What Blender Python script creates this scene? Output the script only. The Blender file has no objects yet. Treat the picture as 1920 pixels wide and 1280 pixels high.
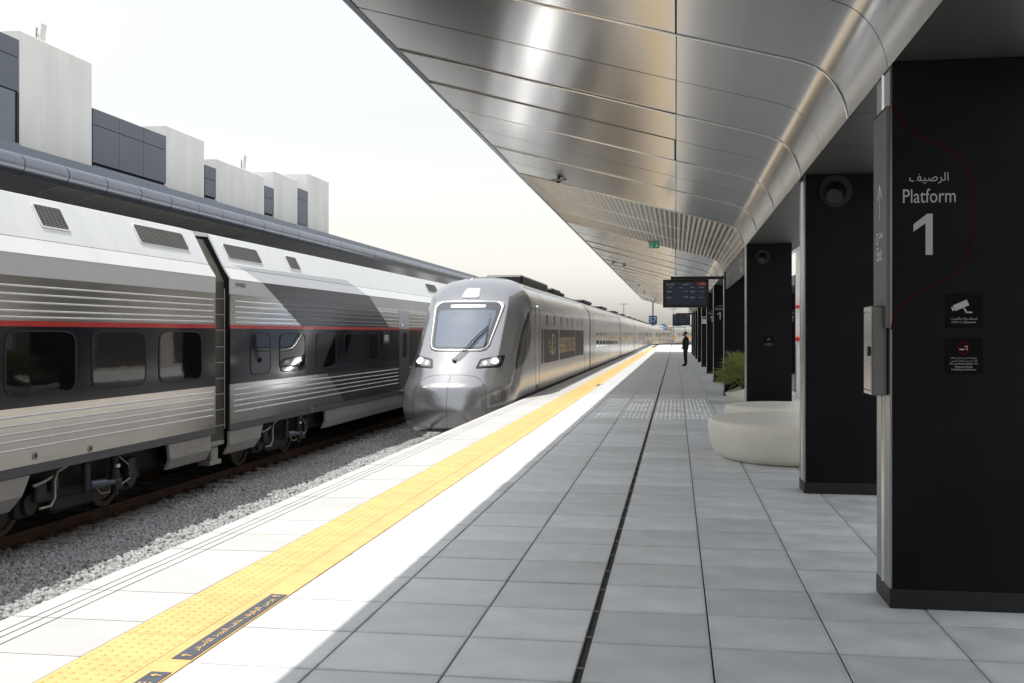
import bpy, math, random
import numpy as np
from mathutils import Vector

random.seed(7)
rng = np.random.default_rng(7)
SC = bpy.context.scene
COL = SC.collection

# ---------------------------------------------------------------- camera
cam_d = bpy.data.cameras.new('camera')
cam_d.sensor_width = 36.0
cam_d.lens = 1950.0 / 1920.0 * 36.0
cam_d.shift_y = -15.0 / 1920.0
cam_d.clip_start = 0.05
cam_d.clip_end = 6000
cam = bpy.data.objects.new('camera', cam_d)
COL.objects.link(cam)
cam.location = (0, 0, 1.65)
cam.rotation_euler = (math.radians(90), 0, math.atan(307.0 / 1950.0))
SC.camera = cam

# ---------------------------------------------------------------- sky, sun, exposure
SUN = Vector((-0.258, -0.04, 1.0)).normalized()      # towards the sun: behind us and to the left
world = bpy.data.worlds.new('World')
SC.world = world
world.use_nodes = True
wn = world.node_tree
bg = wn.nodes['Background']
sky = wn.nodes.new('ShaderNodeTexSky')
sky.sky_type = 'NISHITA'
sky.sun_disc = False
sky.sun_elevation = math.asin(SUN.z)
sky.sun_rotation = math.atan2(SUN.x, SUN.y)
sky.altitude = 0
sky.air_density = 1.9          # thick desert haze: near-white sky
sky.dust_density = 1.7
sky.ozone_density = 0.0
hz = wn.nodes.new('ShaderNodeHueSaturation')
hz.inputs['Saturation'].default_value = 0.22
wn.links.new(sky.outputs[0], hz.inputs['Color'])
wn.links.new(hz.outputs[0], bg.inputs[0])
bg.inputs[1].default_value = 0.122

sun_d = bpy.data.lights.new('sun', 'SUN')
sun_d.energy = 2.7
sun_d.angle = math.radians(0.53)
sun_d.color = (1.0, 0.965, 0.90)
sun = bpy.data.objects.new('sun', sun_d)
COL.objects.link(sun)
sun.location = (-20, -20, 60)
sun.rotation_euler = (-SUN).to_track_quat('-Z', 'Y').to_euler()

SC.view_settings.view_transform = 'Standard'
SC.view_settings.look = 'None'
SC.view_settings.exposure = 0.66
SC.view_settings.gamma = 1.0
SC.view_settings.use_curve_mapping = False
SC.cycles.max_bounces = 10
SC.cycles.diffuse_bounces = 5
SC.cycles.glossy_bounces = 5
SC.cycles.caustics_reflective = True
SC.cycles.blur_glossy = 1.2
SC.cycles.caustics_refractive = False
SC.cycles.sample_clamp_indirect = 8.0

# ---------------------------------------------------------------- materials
MATS = {}

def mat(name, col, rough=0.5, metal=0.0, var=0.08, scale=4.0, bump=0.0, bscale=60.0, rvar=0.0,
        rand=0.0, spec=0.5, coat=0.0, emit=None, stretch=(1, 1, 1), col2=None, aniso=0.0):
    if name in MATS:
        return MATS[name]
    m = bpy.data.materials.new(name)
    m.use_nodes = True
    nt = m.node_tree
    N, L = nt.nodes, nt.links
    b = N['Principled BSDF']
    b.inputs['Roughness'].default_value = rough
    b.inputs['Metallic'].default_value = metal
    b.inputs['Specular IOR Level'].default_value = spec
    b.inputs['Coat Weight'].default_value = coat
    if coat:
        b.inputs['Coat Roughness'].default_value = 0.05
    b.inputs['Anisotropic'].default_value = aniso
    tc = N.new('ShaderNodeTexCoord')
    mp = N.new('ShaderNodeMapping')
    mp.inputs['Scale'].default_value = stretch
    L.new(tc.outputs['Object'], mp.inputs[0])
    nz = N.new('ShaderNodeTexNoise')
    nz.inputs['Scale'].default_value = scale
    nz.inputs['Detail'].default_value = 6
    nz.inputs['Roughness'].default_value = 0.5
    L.new(mp.outputs[0], nz.inputs['Vector'])
    rp = N.new('ShaderNodeMapRange')
    rp.inputs['From Min'].default_value = 0.3
    rp.inputs['From Max'].default_value = 0.7
    L.new(nz.outputs['Fac'], rp.inputs['Value'])
    mx = N.new('ShaderNodeMix')
    mx.data_type = 'RGBA'
    c2 = col2 if col2 else tuple(min(1, c * (1 + var)) for c in col)
    c1 = col if col2 else tuple(c * (1 - var) for c in col)
    mx.inputs[6].default_value = (*c1, 1)
    mx.inputs[7].default_value = (*c2, 1)
    L.new(rp.outputs[0], mx.inputs[0])
    out = mx.outputs[2]
    if rand:
        oi = N.new('ShaderNodeObjectInfo')
        mr = N.new('ShaderNodeMapRange')
        mr.inputs['To Min'].default_value = 1 - rand
        mr.inputs['To Max'].default_value = 1 + rand
        L.new(oi.outputs['Random'], mr.inputs['Value'])
        hs = N.new('ShaderNodeHueSaturation')
        L.new(mr.outputs[0], hs.inputs['Value'])
        L.new(out, hs.inputs['Color'])
        out = hs.outputs[0]
    L.new(out, b.inputs['Base Color'])
    if rvar:
        mr2 = N.new('ShaderNodeMapRange')
        mr2.inputs['From Min'].default_value = 0.3
        mr2.inputs['From Max'].default_value = 0.7
        mr2.inputs['To Min'].default_value = max(0.01, rough - rvar)
        mr2.inputs['To Max'].default_value = min(1, rough + rvar)
        L.new(nz.outputs['Fac'], mr2.inputs['Value'])
        L.new(mr2.outputs[0], b.inputs['Roughness'])
    if bump:
        n2 = N.new('ShaderNodeTexNoise')
        n2.inputs['Scale'].default_value = bscale
        n2.inputs['Detail'].default_value = 4
        L.new(mp.outputs[0], n2.inputs['Vector'])
        bp = N.new('ShaderNodeBump')
        bp.inputs['Strength'].default_value = 1.0
        bp.inputs['Distance'].default_value = bump
        L.new(n2.outputs['Fac'], bp.inputs['Height'])
        L.new(bp.outputs[0], b.inputs['Normal'])
    if emit:
        b.inputs['Emission Color'].default_value = (*emit[0], 1)
        b.inputs['Emission Strength'].default_value = emit[1]
    MATS[name] = m
    return m

def mask_mat(name, colA, colB, tests, roughA, roughB, metalA, metalB, bump=0.0, bscale=1.0, stretch=(1, 1, 1), var=0.05):
    """Two paints on one panel, B inside the convex region {a*Y + b*Z + c > 0 for all tests} (object space)."""
    m = bpy.data.materials.new(name)
    m.use_nodes = True
    nt = m.node_tree
    N, L = nt.nodes, nt.links
    b = N['Principled BSDF']
    tc = N.new('ShaderNodeTexCoord')
    sp = N.new('ShaderNodeSeparateXYZ')
    L.new(tc.outputs['Object'], sp.inputs[0])
    acc = None
    for (a_, b_, c_) in tests:
        m1 = N.new('ShaderNodeMath'); m1.operation = 'MULTIPLY'; m1.inputs[1].default_value = a_
        L.new(sp.outputs['Y'], m1.inputs[0])
        m2 = N.new('ShaderNodeMath'); m2.operation = 'MULTIPLY_ADD'; m2.inputs[1].default_value = b_
        L.new(sp.outputs['Z'], m2.inputs[0]); L.new(m1.outputs[0], m2.inputs[2])
        m3 = N.new('ShaderNodeMath'); m3.operation = 'GREATER_THAN'; m3.inputs[1].default_value = -c_
        L.new(m2.outputs[0], m3.inputs[0])
        if acc is None:
            acc = m3.outputs[0]
        else:
            m4 = N.new('ShaderNodeMath'); m4.operation = 'MULTIPLY'
            L.new(acc, m4.inputs[0]); L.new(m3.outputs[0], m4.inputs[1]); acc = m4.outputs[0]
    mp = N.new('ShaderNodeMapping'); mp.inputs['Scale'].default_value = stretch
    L.new(tc.outputs['Object'], mp.inputs[0])
    nz = N.new('ShaderNodeTexNoise'); nz.inputs['Scale'].default_value = 3.0; nz.inputs['Detail'].default_value = 5
    L.new(mp.outputs[0], nz.inputs['Vector'])
    def pair(c):
        mx = N.new('ShaderNodeMix'); mx.data_type = 'RGBA'
        mx.inputs[6].default_value = (*[x * (1 - var) for x in c], 1)
        mx.inputs[7].default_value = (*[min(1, x * (1 + var)) for x in c], 1)
        L.new(nz.outputs['Fac'], mx.inputs[0])
        return mx.outputs[2]
    mx = N.new('ShaderNodeMix'); mx.data_type = 'RGBA'
    L.new(acc, mx.inputs[0]); L.new(pair(colA), mx.inputs[6]); L.new(pair(colB), mx.inputs[7])
    L.new(mx.outputs[2], b.inputs['Base Color'])
    for key, va, vb in (('Roughness', roughA, roughB), ('Metallic', metalA, metalB)):
        r = N.new('ShaderNodeMapRange')
        r.inputs['To Min'].default_value = va; r.inputs['To Max'].default_value = vb
        L.new(acc, r.inputs['Value']); L.new(r.outputs[0], b.inputs[key])
    if bump:
        n2 = N.new('ShaderNodeTexNoise'); n2.inputs['Scale'].default_value = bscale
        L.new(mp.outputs[0], n2.inputs['Vector'])
        bp = N.new('ShaderNodeBump'); bp.inputs['Distance'].default_value = bump; bp.inputs['Strength'].default_value = 1
        L.new(n2.outputs['Fac'], bp.inputs['Height']); L.new(bp.outputs[0], b.inputs['Normal'])
    MATS[name] = m
    return m

M = dict(
    tile=mat('pale_tile', (0.675, 0.70, 0.72), 0.5, var=0.12, scale=2.6, rand=0.12, bump=0.0006, bscale=120, rvar=0.14),
    coping=mat('white_coping', (0.52, 0.518, 0.508), 0.6, var=0.08, scale=2.0, rand=0.05, bump=0.0005, bscale=120),
    joint=mat('joint_sand', (0.055, 0.053, 0.05), 0.9, var=0.3, scale=14),
    yellow=mat('tactile_yellow', (0.74, 0.49, 0.19), 0.55, var=0.09, scale=5, rand=0.05, bump=0.0004, bscale=90),
    platwall=mat('platform_wall', (0.42, 0.41, 0.39), 0.85, var=.12, scale=1.5),
    groove=mat('groove', (0.33, 0.325, 0.31), 0.9),
    drain=mat('drain_black', (0.012, 0.012, 0.013), 0.6, var=0.3),
    clip=mat('drain_clip', (0.35, 0.35, 0.35), 0.4, 0.8),
    floorsign=mat('floor_sign_grey', (0.075, 0.085, 0.11), 0.6, var=0.15, scale=12),
    soffit=mat('brushed_aluminium', (0.405, 0.395, 0.375), 0.195, 1.0, var=0.015, scale=0.6),
    corr=mat('corrugated_aluminium', (0.55, 0.53, 0.49), 0.34, 1.0, var=0.06, scale=3),
    bead=mat('bright_seam', (0.8, 0.8, 0.78), 0.3, 0.9),
    dark_soffit=mat('dark_soffit_panel', (0.035, 0.035, 0.033), 0.5, 0.0, var=0.1),
    roof=mat('roof_sheet', (0.33, 0.36, 0.40), 0.45, 0.3, var=0.06),
    black=mat('pillar_black', (0.006, 0.006, 0.008), 0.5, 0.0, var=0.3, scale=2, spec=0.13),
    plinth=mat('pillar_plinth', (0.014, 0.014, 0.015), 0.5, 0.2),
    steel=mat('pillar_steel', (0.34, 0.34, 0.335), 0.30, 1.0, var=0.05, scale=6, stretch=(1, 1, 0.1)),
    steel_light=mat('pillar_strip', (0.78, 0.78, 0.76), 0.25, 1.0),
    dkmetal=mat('dark_metal', (0.03, 0.03, 0.032), 0.45, 0.5),
    banner=mat('banner_grey', (0.12, 0.12, 0.12), 0.55, var=.05),
    sign_white=mat('print_white', (0.85, 0.85, 0.85), 0.6, var=0.03),
    sign_grey=mat('print_grey', (0.42, 0.42, 0.42), 0.6, var=0.03),
    print_red=mat('print_red', (0.07, 0.002, 0.003), 0.8, var=0.05, spec=0.05),
    ballast=mat('ballast_stone', (0.16, 0.162, 0.165), 0.9, var=0.5, scale=30, col2=(0.58, 0.58, 0.58)),
    bed=mat('ballast_bed', (0.10, 0.098, 0.094), 0.95, scale=26, col2=(0.34, 0.332, 0.32), bump=0.03, bscale=22),
    bellows=mat('bellows', (0.10, 0.092, 0.08), 0.8, var=0.2, scale=6),
    sleeper=mat('concrete_sleeper', (0.30, 0.29, 0.275), 0.85, var=0.15, scale=7, bump=0.002, bscale=50),
    rust=mat('rail_rust', (0.085, 0.045, 0.025), 0.8, var=0.35, scale=9, bump=0.001, bscale=60),
    railtop=mat('rail_top', (0.16, 0.13, 0.11), 0.35, 0.8, var=0.2, scale=9),
    concrete=mat('cast_concrete', (0.84, 0.83, 0.80), 0.85, var=0.07, scale=1.3, bump=0.003, bscale=8, stretch=(1, 1, 0.35)),
    cladding=mat('slate_cladding', (0.125, 0.142, 0.178), 0.45, 0.25, var=0.05, scale=0.6),
    parapet=mat('parapet_sheet', (0.20, 0.23, 0.28), 0.4, 0.4, var=0.06, scale=0.8),
    winglass=mat('building_glass', (0.11, 0.13, 0.17), 0.12, 0.2, var=0.05, coat=0.6),
    pipe=mat('nosing_metal', (0.24, 0.255, 0.30), 0.36, 1.0, var=0.05, scale=2),
    mesh=mat('mesh_panel', (0.36, 0.35, 0.33), 0.6, 0.0, var=0.2, scale=20),
    white=mat('white_paint', (0.79, 0.80, 0.80), 0.38, var=0.05, scale=1.6, coat=0.25, stretch=(1, 1, .3)),
    lgrey=mat('light_grey_film', (0.62, 0.63, 0.645), 0.42, 0.1, var=0.03),
    stainless=mat('stainless', (0.74, 0.735, 0.725), 0.18, 1.0, var=0.05, scale=1.6, bump=0.004, bscale=0.8, stretch=(1, 1, 2)),
    rib=mat('polished_rib', (0.78, 0.78, 0.78), 0.22, 1.0),
    red=mat('stripe_red', (0.50, 0.018, 0.018), 0.35, var=0.05, coat=0.4),
    navy=mat('window_band', (0.014, 0.016, 0.023), 0.12, 0.0, var=0.1, scale=1, coat=0.08, bump=0.001, bscale=1.1, spec=0.3),
    sill=mat('sill_grey', (0.115, 0.12, 0.135), 0.45, 0.2, var=0.06),
    skirt=mat('skirt_grey', (0.40, 0.39, 0.375), 0.42, 0.35, var=0.06, scale=3),
    glass=mat('dark_glass', (0.006, 0.006, 0.007), 0.025, 0.0, var=0.1, spec=0.5, coat=0.0, bump=0.0012, bscale=1.3),
    glass_matte=mat('tinted_glass', (0.006, 0.006, 0.007), 0.12, 0.0, var=0.1, spec=0.35),
    gasket=mat('gasket', (0.026, 0.027, 0.03), 0.55, spec=.25),
    under=mat('underframe', (0.008, 0.008, 0.009), 0.7, 0.2, var=0.3, scale=9),
    bogie=mat('bogie_grey', (0.034, 0.035, 0.039), 0.5, 0.4, var=0.25, scale=8),
    damper=mat('damper_blue', (0.10, 0.115, 0.16), 0.35, 0.4),
    hose=mat('hose_pale', (0.42, 0.42, 0.34), 0.6),
    wheel=mat('wheel_steel', (0.10, 0.085, 0.07), 0.55, 0.7, var=0.3, scale=12),
    silver=mat('silver_paint', (0.36, 0.365, 0.38), 0.185, 0.72, var=0.02, scale=.6),
    sidemetal=mat('brushed_side', (0.50, 0.49, 0.475), 0.20, 1.0, var=0.06, scale=1.2, bump=0.002, bscale=0.55, stretch=(1, 1, 1.5), rvar=0.03),
    gold=mat('gold_print', (0.62, 0.48, 0.26), 0.45, 0.4, var=0.05),
    lamp_white=mat('lit_headlamp', (0.9, 0.9, 0.9), 0.2, emit=((1, 0.99, 0.95), 4.0)),
    lens=mat('lamp_lens', (0.26, 0.27, 0.28), 0.15, 0.2, coat=1.0),
    chrome=mat('reflector', (0.75, 0.75, 0.77), 0.12, 1.0),
    chrome_frame=mat('silver_trim', (0.62, 0.62, 0.62), 0.25, 0.9),
    frost=mat('marker_lamp', (0.88, 0.88, 0.88), 0.25, coat=0.6),
    shield=mat('windshield', (0.085, 0.115, 0.17), 0.03, 0.0, var=0.05, spec=1.0, coat=1.0),
    shield_edge=mat('windshield_border', (0.022, 0.026, 0.034), 0.05, spec=0.9, coat=1.0),
    cream=mat('cream_cast', (0.85, 0.815, 0.70), 0.42, var=0.05, scale=2.5, bump=0.0006, bscale=70),
    creamtop=mat('cream_cast_top', (0.82, 0.79, 0.70), 0.42, var=0.06, scale=2.5),
    soil=mat('soil', (0.05, 0.038, 0.028), 0.95, var=0.5, scale=30, bump=0.01, bscale=60),
    leaf=mat('palm_leaf', (0.15, 0.19, 0.04), 0.45, var=0.35, scale=8, col2=(0.34, 0.38, 0.11)),
    bark=mat('palm_bark', (0.10, 0.07, 0.045), 0.9, var=0.3, scale=20),
    suit=mat('black_suit', (0.008, 0.008, 0.010), 0.75, var=0.2, scale=12),
    skin=mat('skin', (0.27, 0.15, 0.10), 0.5, var=0.08, scale=10),
    hair=mat('hair_black', (0.008, 0.007, 0.006), 0.6),
    shirt=mat('shirt_white', (0.65, 0.66, 0.70), 0.7),
    plate=mat('notice_black', (0.003, 0.003, 0.0035), 0.6, spec=0.1),
    bezel=mat('screen_bezel', (0.006, 0.006, 0.007), 0.35),
    screen=mat('screen_face', (0.012, 0.016, 0.026), 0.2, emit=((0.10, 0.13, 0.22), 0.05)),
    screen_red=mat('screen_red', (0.12, 0.008, 0.012), 0.3, emit=((0.6, 0.05, 0.06), 0.08)),
    screen_text=mat('screen_text', (0.25, 0.25, 0.27), 0.3, emit=((0.75, 0.8, 0.85), 0.12)),
    green=mat('exit_green', (0.02, 0.20, 0.10), 0.4, emit=((0.02, 0.35, 0.18), 0.12)),
    blue=mat('sign_blue', (0.012, 0.10, 0.36), 0.4, var=0.05),
    pole=mat('pole_grey', (0.16, 0.16, 0.16), 0.5, 0.4),
    cabinet=mat('cabinet_grey', (0.20, 0.20, 0.19), 0.35, 0.8, var=0.05),
    cabinet_edge=mat('cabinet_edge', (0.60, 0.60, 0.58), 0.25, 1.0),
    sand=mat('sand_ground', (0.42, 0.36, 0.28), 0.95, var=0.12, scale=0.3),
    wallwhite=mat('white_wall', (0.72, 0.71, 0.69), 0.8, var=0.04, scale=0.8),
    orange=mat('orange_sign', (0.60, 0.26, 0.03), 0.5),
    galv=mat('galvanised', (0.28, 0.29, 0.30), 0.5, 0.5, var=0.08),
    redbox=mat('red_box', (0.52, 0.02, 0.02), 0.4),
    bronze=mat('bronze_glass', (0.10, 0.09, 0.078), 0.2, 0.0, spec=0.6, var=0.1),
    beige=mat('beige_stone', (0.58, 0.54, 0.48), 0.8, var=0.06, scale=1.5),
    clockface=mat('clock_face', (0.66, 0.66, 0.60), 0.4),
)

# worn, darker rims on the pale tiles (dirt that gathers along the joints)
def edge_dirt(m, hx, hy):
    nt = m.node_tree; N, L = nt.nodes, nt.links
    b = N['Principled BSDF']
    src = b.inputs['Base Color'].links[0].from_socket
    tc = N.new('ShaderNodeTexCoord'); ab = N.new('ShaderNodeVectorMath'); ab.operation = 'ABSOLUTE'
    L.new(tc.outputs['Object'], ab.inputs[0])
    sp = N.new('ShaderNodeSeparateXYZ'); L.new(ab.outputs[0], sp.inputs[0])
    def ramp(sock, h):
        r = N.new('ShaderNodeMapRange'); r.inputs['From Min'].default_value = h - .035; r.inputs['From Max'].default_value = h
        L.new(sock, r.inputs['Value']); return r.outputs[0]
    mxm = N.new('ShaderNodeMath'); mxm.operation = 'MAXIMUM'
    L.new(ramp(sp.outputs['X'], hx), mxm.inputs[0]); L.new(ramp(sp.outputs['Y'], hy), mxm.inputs[1])
    oi = N.new('ShaderNodeObjectInfo')
    ad = N.new('ShaderNodeVectorMath'); ad.operation = 'ADD'
    L.new(tc.outputs['Object'], ad.inputs[0]); L.new(oi.outputs['Location'], ad.inputs[1])
    nz = N.new('ShaderNodeTexNoise'); nz.inputs['Scale'].default_value = 5; nz.inputs['Detail'].default_value = 8; nz.inputs['Roughness'].default_value = .7
    L.new(ad.outputs[0], nz.inputs['Vector'])
    r2 = N.new('ShaderNodeMapRange'); r2.inputs['From Min'].default_value = .35; r2.inputs['From Max'].default_value = .72
    L.new(nz.outputs['Fac'], r2.inputs['Value'])
    mu = N.new('ShaderNodeMath'); mu.operation = 'MULTIPLY'; L.new(mxm.outputs[0], mu.inputs[0]); L.new(r2.outputs[0], mu.inputs[1])
    sc = N.new('ShaderNodeMath'); sc.operation = 'MULTIPLY'; sc.inputs[1].default_value = .42; L.new(mu.outputs[0], sc.inputs[0])
    n3 = N.new('ShaderNodeTexNoise'); n3.inputs['Scale'].default_value = .9; n3.inputs['Detail'].default_value = 7; n3.inputs['Roughness'].default_value = .65
    L.new(ad.outputs[0], n3.inputs['Vector'])
    r3 = N.new('ShaderNodeMapRange'); r3.inputs['From Min'].default_value = .5; r3.inputs['From Max'].default_value = .8; r3.inputs['To Max'].default_value = .22
    L.new(n3.outputs['Fac'], r3.inputs['Value'])
    su = N.new('ShaderNodeMath'); su.operation = 'ADD'; L.new(sc.outputs[0], su.inputs[0]); L.new(r3.outputs[0], su.inputs[1])
    mx = N.new('ShaderNodeMix'); mx.data_type = 'RGBA'
    L.new(su.outputs[0], mx.inputs[0]); L.new(src, mx.inputs[6]); mx.inputs[7].default_value = (.22, .205, .18, 1)
    L.new(mx.outputs[2], b.inputs['Base Color'])
edge_dirt(M['tile'], .319, .319)

# rust bloom on the stones close to the rail
def rail_rust(m):
    nt = m.node_tree; N, L = nt.nodes, nt.links
    b = N['Principled BSDF']; src = b.inputs['Base Color'].links[0].from_socket
    tc = N.new('ShaderNodeTexCoord'); sp = N.new('ShaderNodeSeparateXYZ'); L.new(tc.outputs['Object'], sp.inputs[0])
    r = N.new('ShaderNodeMapRange'); r.inputs['From Min'].default_value = -7.9; r.inputs['From Max'].default_value = -8.6
    L.new(sp.outputs['X'], r.inputs['Value'])
    nz = N.new('ShaderNodeTexNoise'); nz.inputs['Scale'].default_value = 1.6; nz.inputs['Detail'].default_value = 6
    L.new(tc.outputs['Object'], nz.inputs['Vector'])
    mu = N.new('ShaderNodeMath'); mu.operation = 'MULTIPLY'; L.new(r.outputs[0], mu.inputs[0]); L.new(nz.outputs['Fac'], mu.inputs[1])
    r.inputs['To Max'].default_value = 0.55
    mx = N.new('ShaderNodeMix'); mx.data_type = 'RGBA'
    L.new(mu.outputs[0], mx.inputs[0]); L.new(src, mx.inputs[6]); mx.inputs[7].default_value = (.12, .075, .045, 1)
    L.new(mx.outputs[2], b.inputs['Base Color'])
rail_rust(M['ballast'])

# ---------------------------------------------------------------- building helpers
def wloc(o):
    v = Vector((0, 0, 0))
    while o is not None:
        v += o.location
        o = o.parent
    return v

class MB:
    """collects geometry in world coordinates; build() makes ONE mesh object"""
    def __init__(self):
        self.v, self.f, self.mi = [], [], []
    def add(self, vs, fs, mi=0):
        o = len(self.v)
        self.v.extend([tuple(p) for p in vs])
        self.f.extend([tuple(i + o for i in f) for f in fs])
        self.mi.extend([mi] * len(fs))
        return self
    def box(self, x0, x1, y0, y1, z0, z1, mi=0):
        vs = [(x0, y0, z0), (x1, y0, z0), (x1, y1, z0), (x0, y1, z0), (x0, y0, z1), (x1, y0, z1), (x1, y1, z1), (x0, y1, z1)]
        fs = [(0, 3, 2, 1), (4, 5, 6, 7), (0, 1, 5, 4), (1, 2, 6, 5), (2, 3, 7, 6), (3, 0, 4, 7)]
        return self.add(vs, fs, mi)
    def cbox(self, x0, x1, y0, y1, z0, z1, c=0.01, mi=0):
        """box with chamfered edges"""
        import itertools
        X, Y, Z = (x0, x1), (y0, y1), (z0, z1)
        vs, idx = [], {}
        for i, j, k in itertools.product((0, 1), repeat=3):
            sx, sy, sz = (1 - 2 * i) * c, (1 - 2 * j) * c, (1 - 2 * k) * c
            for a in range(3):
                p = [X[i] + sx, Y[j] + sy, Z[k] + sz]
                p[a] = (X[i], Y[j], Z[k])[a]
                idx[(i, j, k, a)] = len(vs)
                vs.append(tuple(p))
        fs = []
        g = lambda i, j, k, a: idx[(i, j, k, a)]
        for s in (0, 1):
            fs.append([g(s, 0, 0, 0), g(s, 0, 1, 0), g(s, 1, 1, 0), g(s, 1, 0, 0)])
            fs.append([g(0, s, 0, 1), g(1, s, 0, 1), g(1, s, 1, 1), g(0, s, 1, 1)])
            fs.append([g(0, 0, s, 2), g(0, 1, s, 2), g(1, 1, s, 2), g(1, 0, s, 2)])
        for s, t in itertools.product((0, 1), repeat=2):
            fs.append([g(s, t, 0, 0), g(s, t, 1, 0), g(s, t, 1, 1), g(s, t, 0, 1)])
            fs.append([g(s, 0, t, 0), g(s, 1, t, 0), g(s, 1, t, 2), g(s, 0, t, 2)])
            fs.append([g(0, s, t, 1), g(1, s, t, 1), g(1, s, t, 2), g(0, s, t, 2)])
        for i, j, k in itertools.product((0, 1), repeat=3):
            fs.append([g(i, j, k, 0), g(i, j, k, 1), g(i, j, k, 2)])
        cx = np.array([(x0 + x1) / 2, (y0 + y1) / 2, (z0 + z1) / 2])
        out = []
        for f in fs:
            P = np.array([vs[i] for i in f])
            n = np.cross(P[1] - P[0], P[2] - P[0])
            out.append(f if np.dot(n, P.mean(0) - cx) > 0 else f[::-1])
        return self.add(vs, out, mi)
    def prism_y(self, prof, y0, y1, mi=0, caps=True):
        """closed XZ profile extruded along Y"""
        n = len(prof)
        vs = [(x, y0, z) for x, z in prof] + [(x, y1, z) for x, z in prof]
        fs = [(i, (i + 1) % n, (i + 1) % n + n, i + n) for i in range(n)]
        if caps:
            fs += [tuple(range(n))[::-1], tuple(range(n, 2 * n))]
        return self.add(vs, fs, mi)
    def sheet_y(self, prof, y0, y1, mi=0):
        n = len(prof)
        vs = [(x, y0, z) for x, z in prof] + [(x, y1, z) for x, z in prof]
        fs = [(i, i + 1, i + 1 + n, i + n) for i in range(n - 1)]
        return self.add(vs, fs, mi)
    def tube(self, p0, p1, r0, r1=None, n=10, mi=0, caps=True):
        r1 = r0 if r1 is None else r1
        p0, p1 = Vector(p0), Vector(p1)
        d = (p1 - p0).normalized()
        a = Vector((0, 0, 1)) if abs(d.z) < 0.9 else Vector((1, 0, 0))
        u = d.cross(a).normalized(); w = d.cross(u)
        vs = []
        for p, r in ((p0, r0), (p1, r1)):
            for i in range(n):
                t = 2 * math.pi * i / n
                vs.append(p + u * (math.cos(t) * r) + w * (math.sin(t) * r))
        fs = [(i, (i + 1) % n, (i + 1) % n + n, i + n) for i in range(n)]
        if caps:
            fs += [tuple(range(n))[::-1], tuple(range(n, 2 * n))]
        return self.add(vs, fs, mi)
    def path(self, pts, r, n=6, mi=0):
        pts = [Vector(p) for p in pts]
        vs = []
        for i, p in enumerate(pts):
            d = (pts[min(i + 1, len(pts) - 1)] - pts[max(i - 1, 0)]).normalized()
            a = Vector((0, 0, 1)) if abs(d.z) < 0.9 else Vector((1, 0, 0))
            u = d.cross(a).normalized(); w = d.cross(u)
            rr = r[i] if isinstance(r, (list, tuple)) else r
            vs += [p + u * (math.cos(2 * math.pi * k / n) * rr) + w * (math.sin(2 * math.pi * k / n) * rr) for k in range(n)]
        fs = []
        for i in range(len(pts) - 1):
            fs += [(i * n + k, i * n + (k + 1) % n, (i + 1) * n + (k + 1) % n, (i + 1) * n + k) for k in range(n)]
        fs += [tuple(range(n))[::-1], tuple(range((len(pts) - 1) * n, len(pts) * n))]
        return self.add(vs, fs, mi)
    def lathe(self, prof, c, n=32, mi=0, sx=1.0, sy=1.0):
        """(r,z) profile revolved about the vertical through c"""
        vs, fs = [], []
        for r, z in prof:
            for k in range(n):
                t = 2 * math.pi * k / n
                vs.append((c[0] + r * sx * math.cos(t), c[1] + r * sy * math.sin(t), c[2] + z))
        for i in range(len(prof) - 1):
            for k in range(n):
                fs.append((i * n + k, i * n + (k + 1) % n, (i + 1) * n + (k + 1) % n, (i + 1) * n + k))
        return self.add(vs, fs, mi)
    def build(self, name, material, parent=None, smooth=None, org=None):
        me = bpy.data.meshes.new(name)
        base = wloc(parent) if parent else Vector(org if org else (0, 0, 0))
        me.from_pydata([(p[0] - base.x, p[1] - base.y, p[2] - base.z) for p in self.v], [], self.f)
        for m_ in (material if isinstance(material, (list, tuple)) else [material]):
            me.materials.append(m_)
        if any(self.mi):
            me.polygons.foreach_set('material_index', self.mi)
        if smooth is not None:
            me.polygons.foreach_set('use_smooth', [True] * len(me.polygons))
            me.set_sharp_from_angle(angle=math.radians(smooth))
        me.update()
        o = bpy.data.objects.new(name, me)
        COL.objects.link(o)
        if parent:
            o.parent = parent
        else:
            o.location = base
        return o

def tag(o, label, cat, group=None, kind=None):
    if label: o['label'] = label
    if cat: o['category'] = cat
    if group: o['group'] = group
    if kind: o['kind'] = kind
    return o

def thing(name, label, cat, loc, group=None):
    o = bpy.data.objects.new(name, None)
    o.empty_display_size = 0.2
    COL.objects.link(o)
    o.location = loc
    return tag(o, label, cat, group)

def piece(name, me, parent, loc):
    """another object sharing mesh data, at world location loc"""
    o = bpy.data.objects.new(name, me)
    COL.objects.link(o)
    o.parent = parent
    o.location = Vector(loc) - wloc(parent)
    return o

def copy_tree(o, parent=None):
    c = o.copy()
    COL.objects.link(c)
    c.parent = parent
    for ch in o.children:
        copy_tree(ch, c)
    return c

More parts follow.
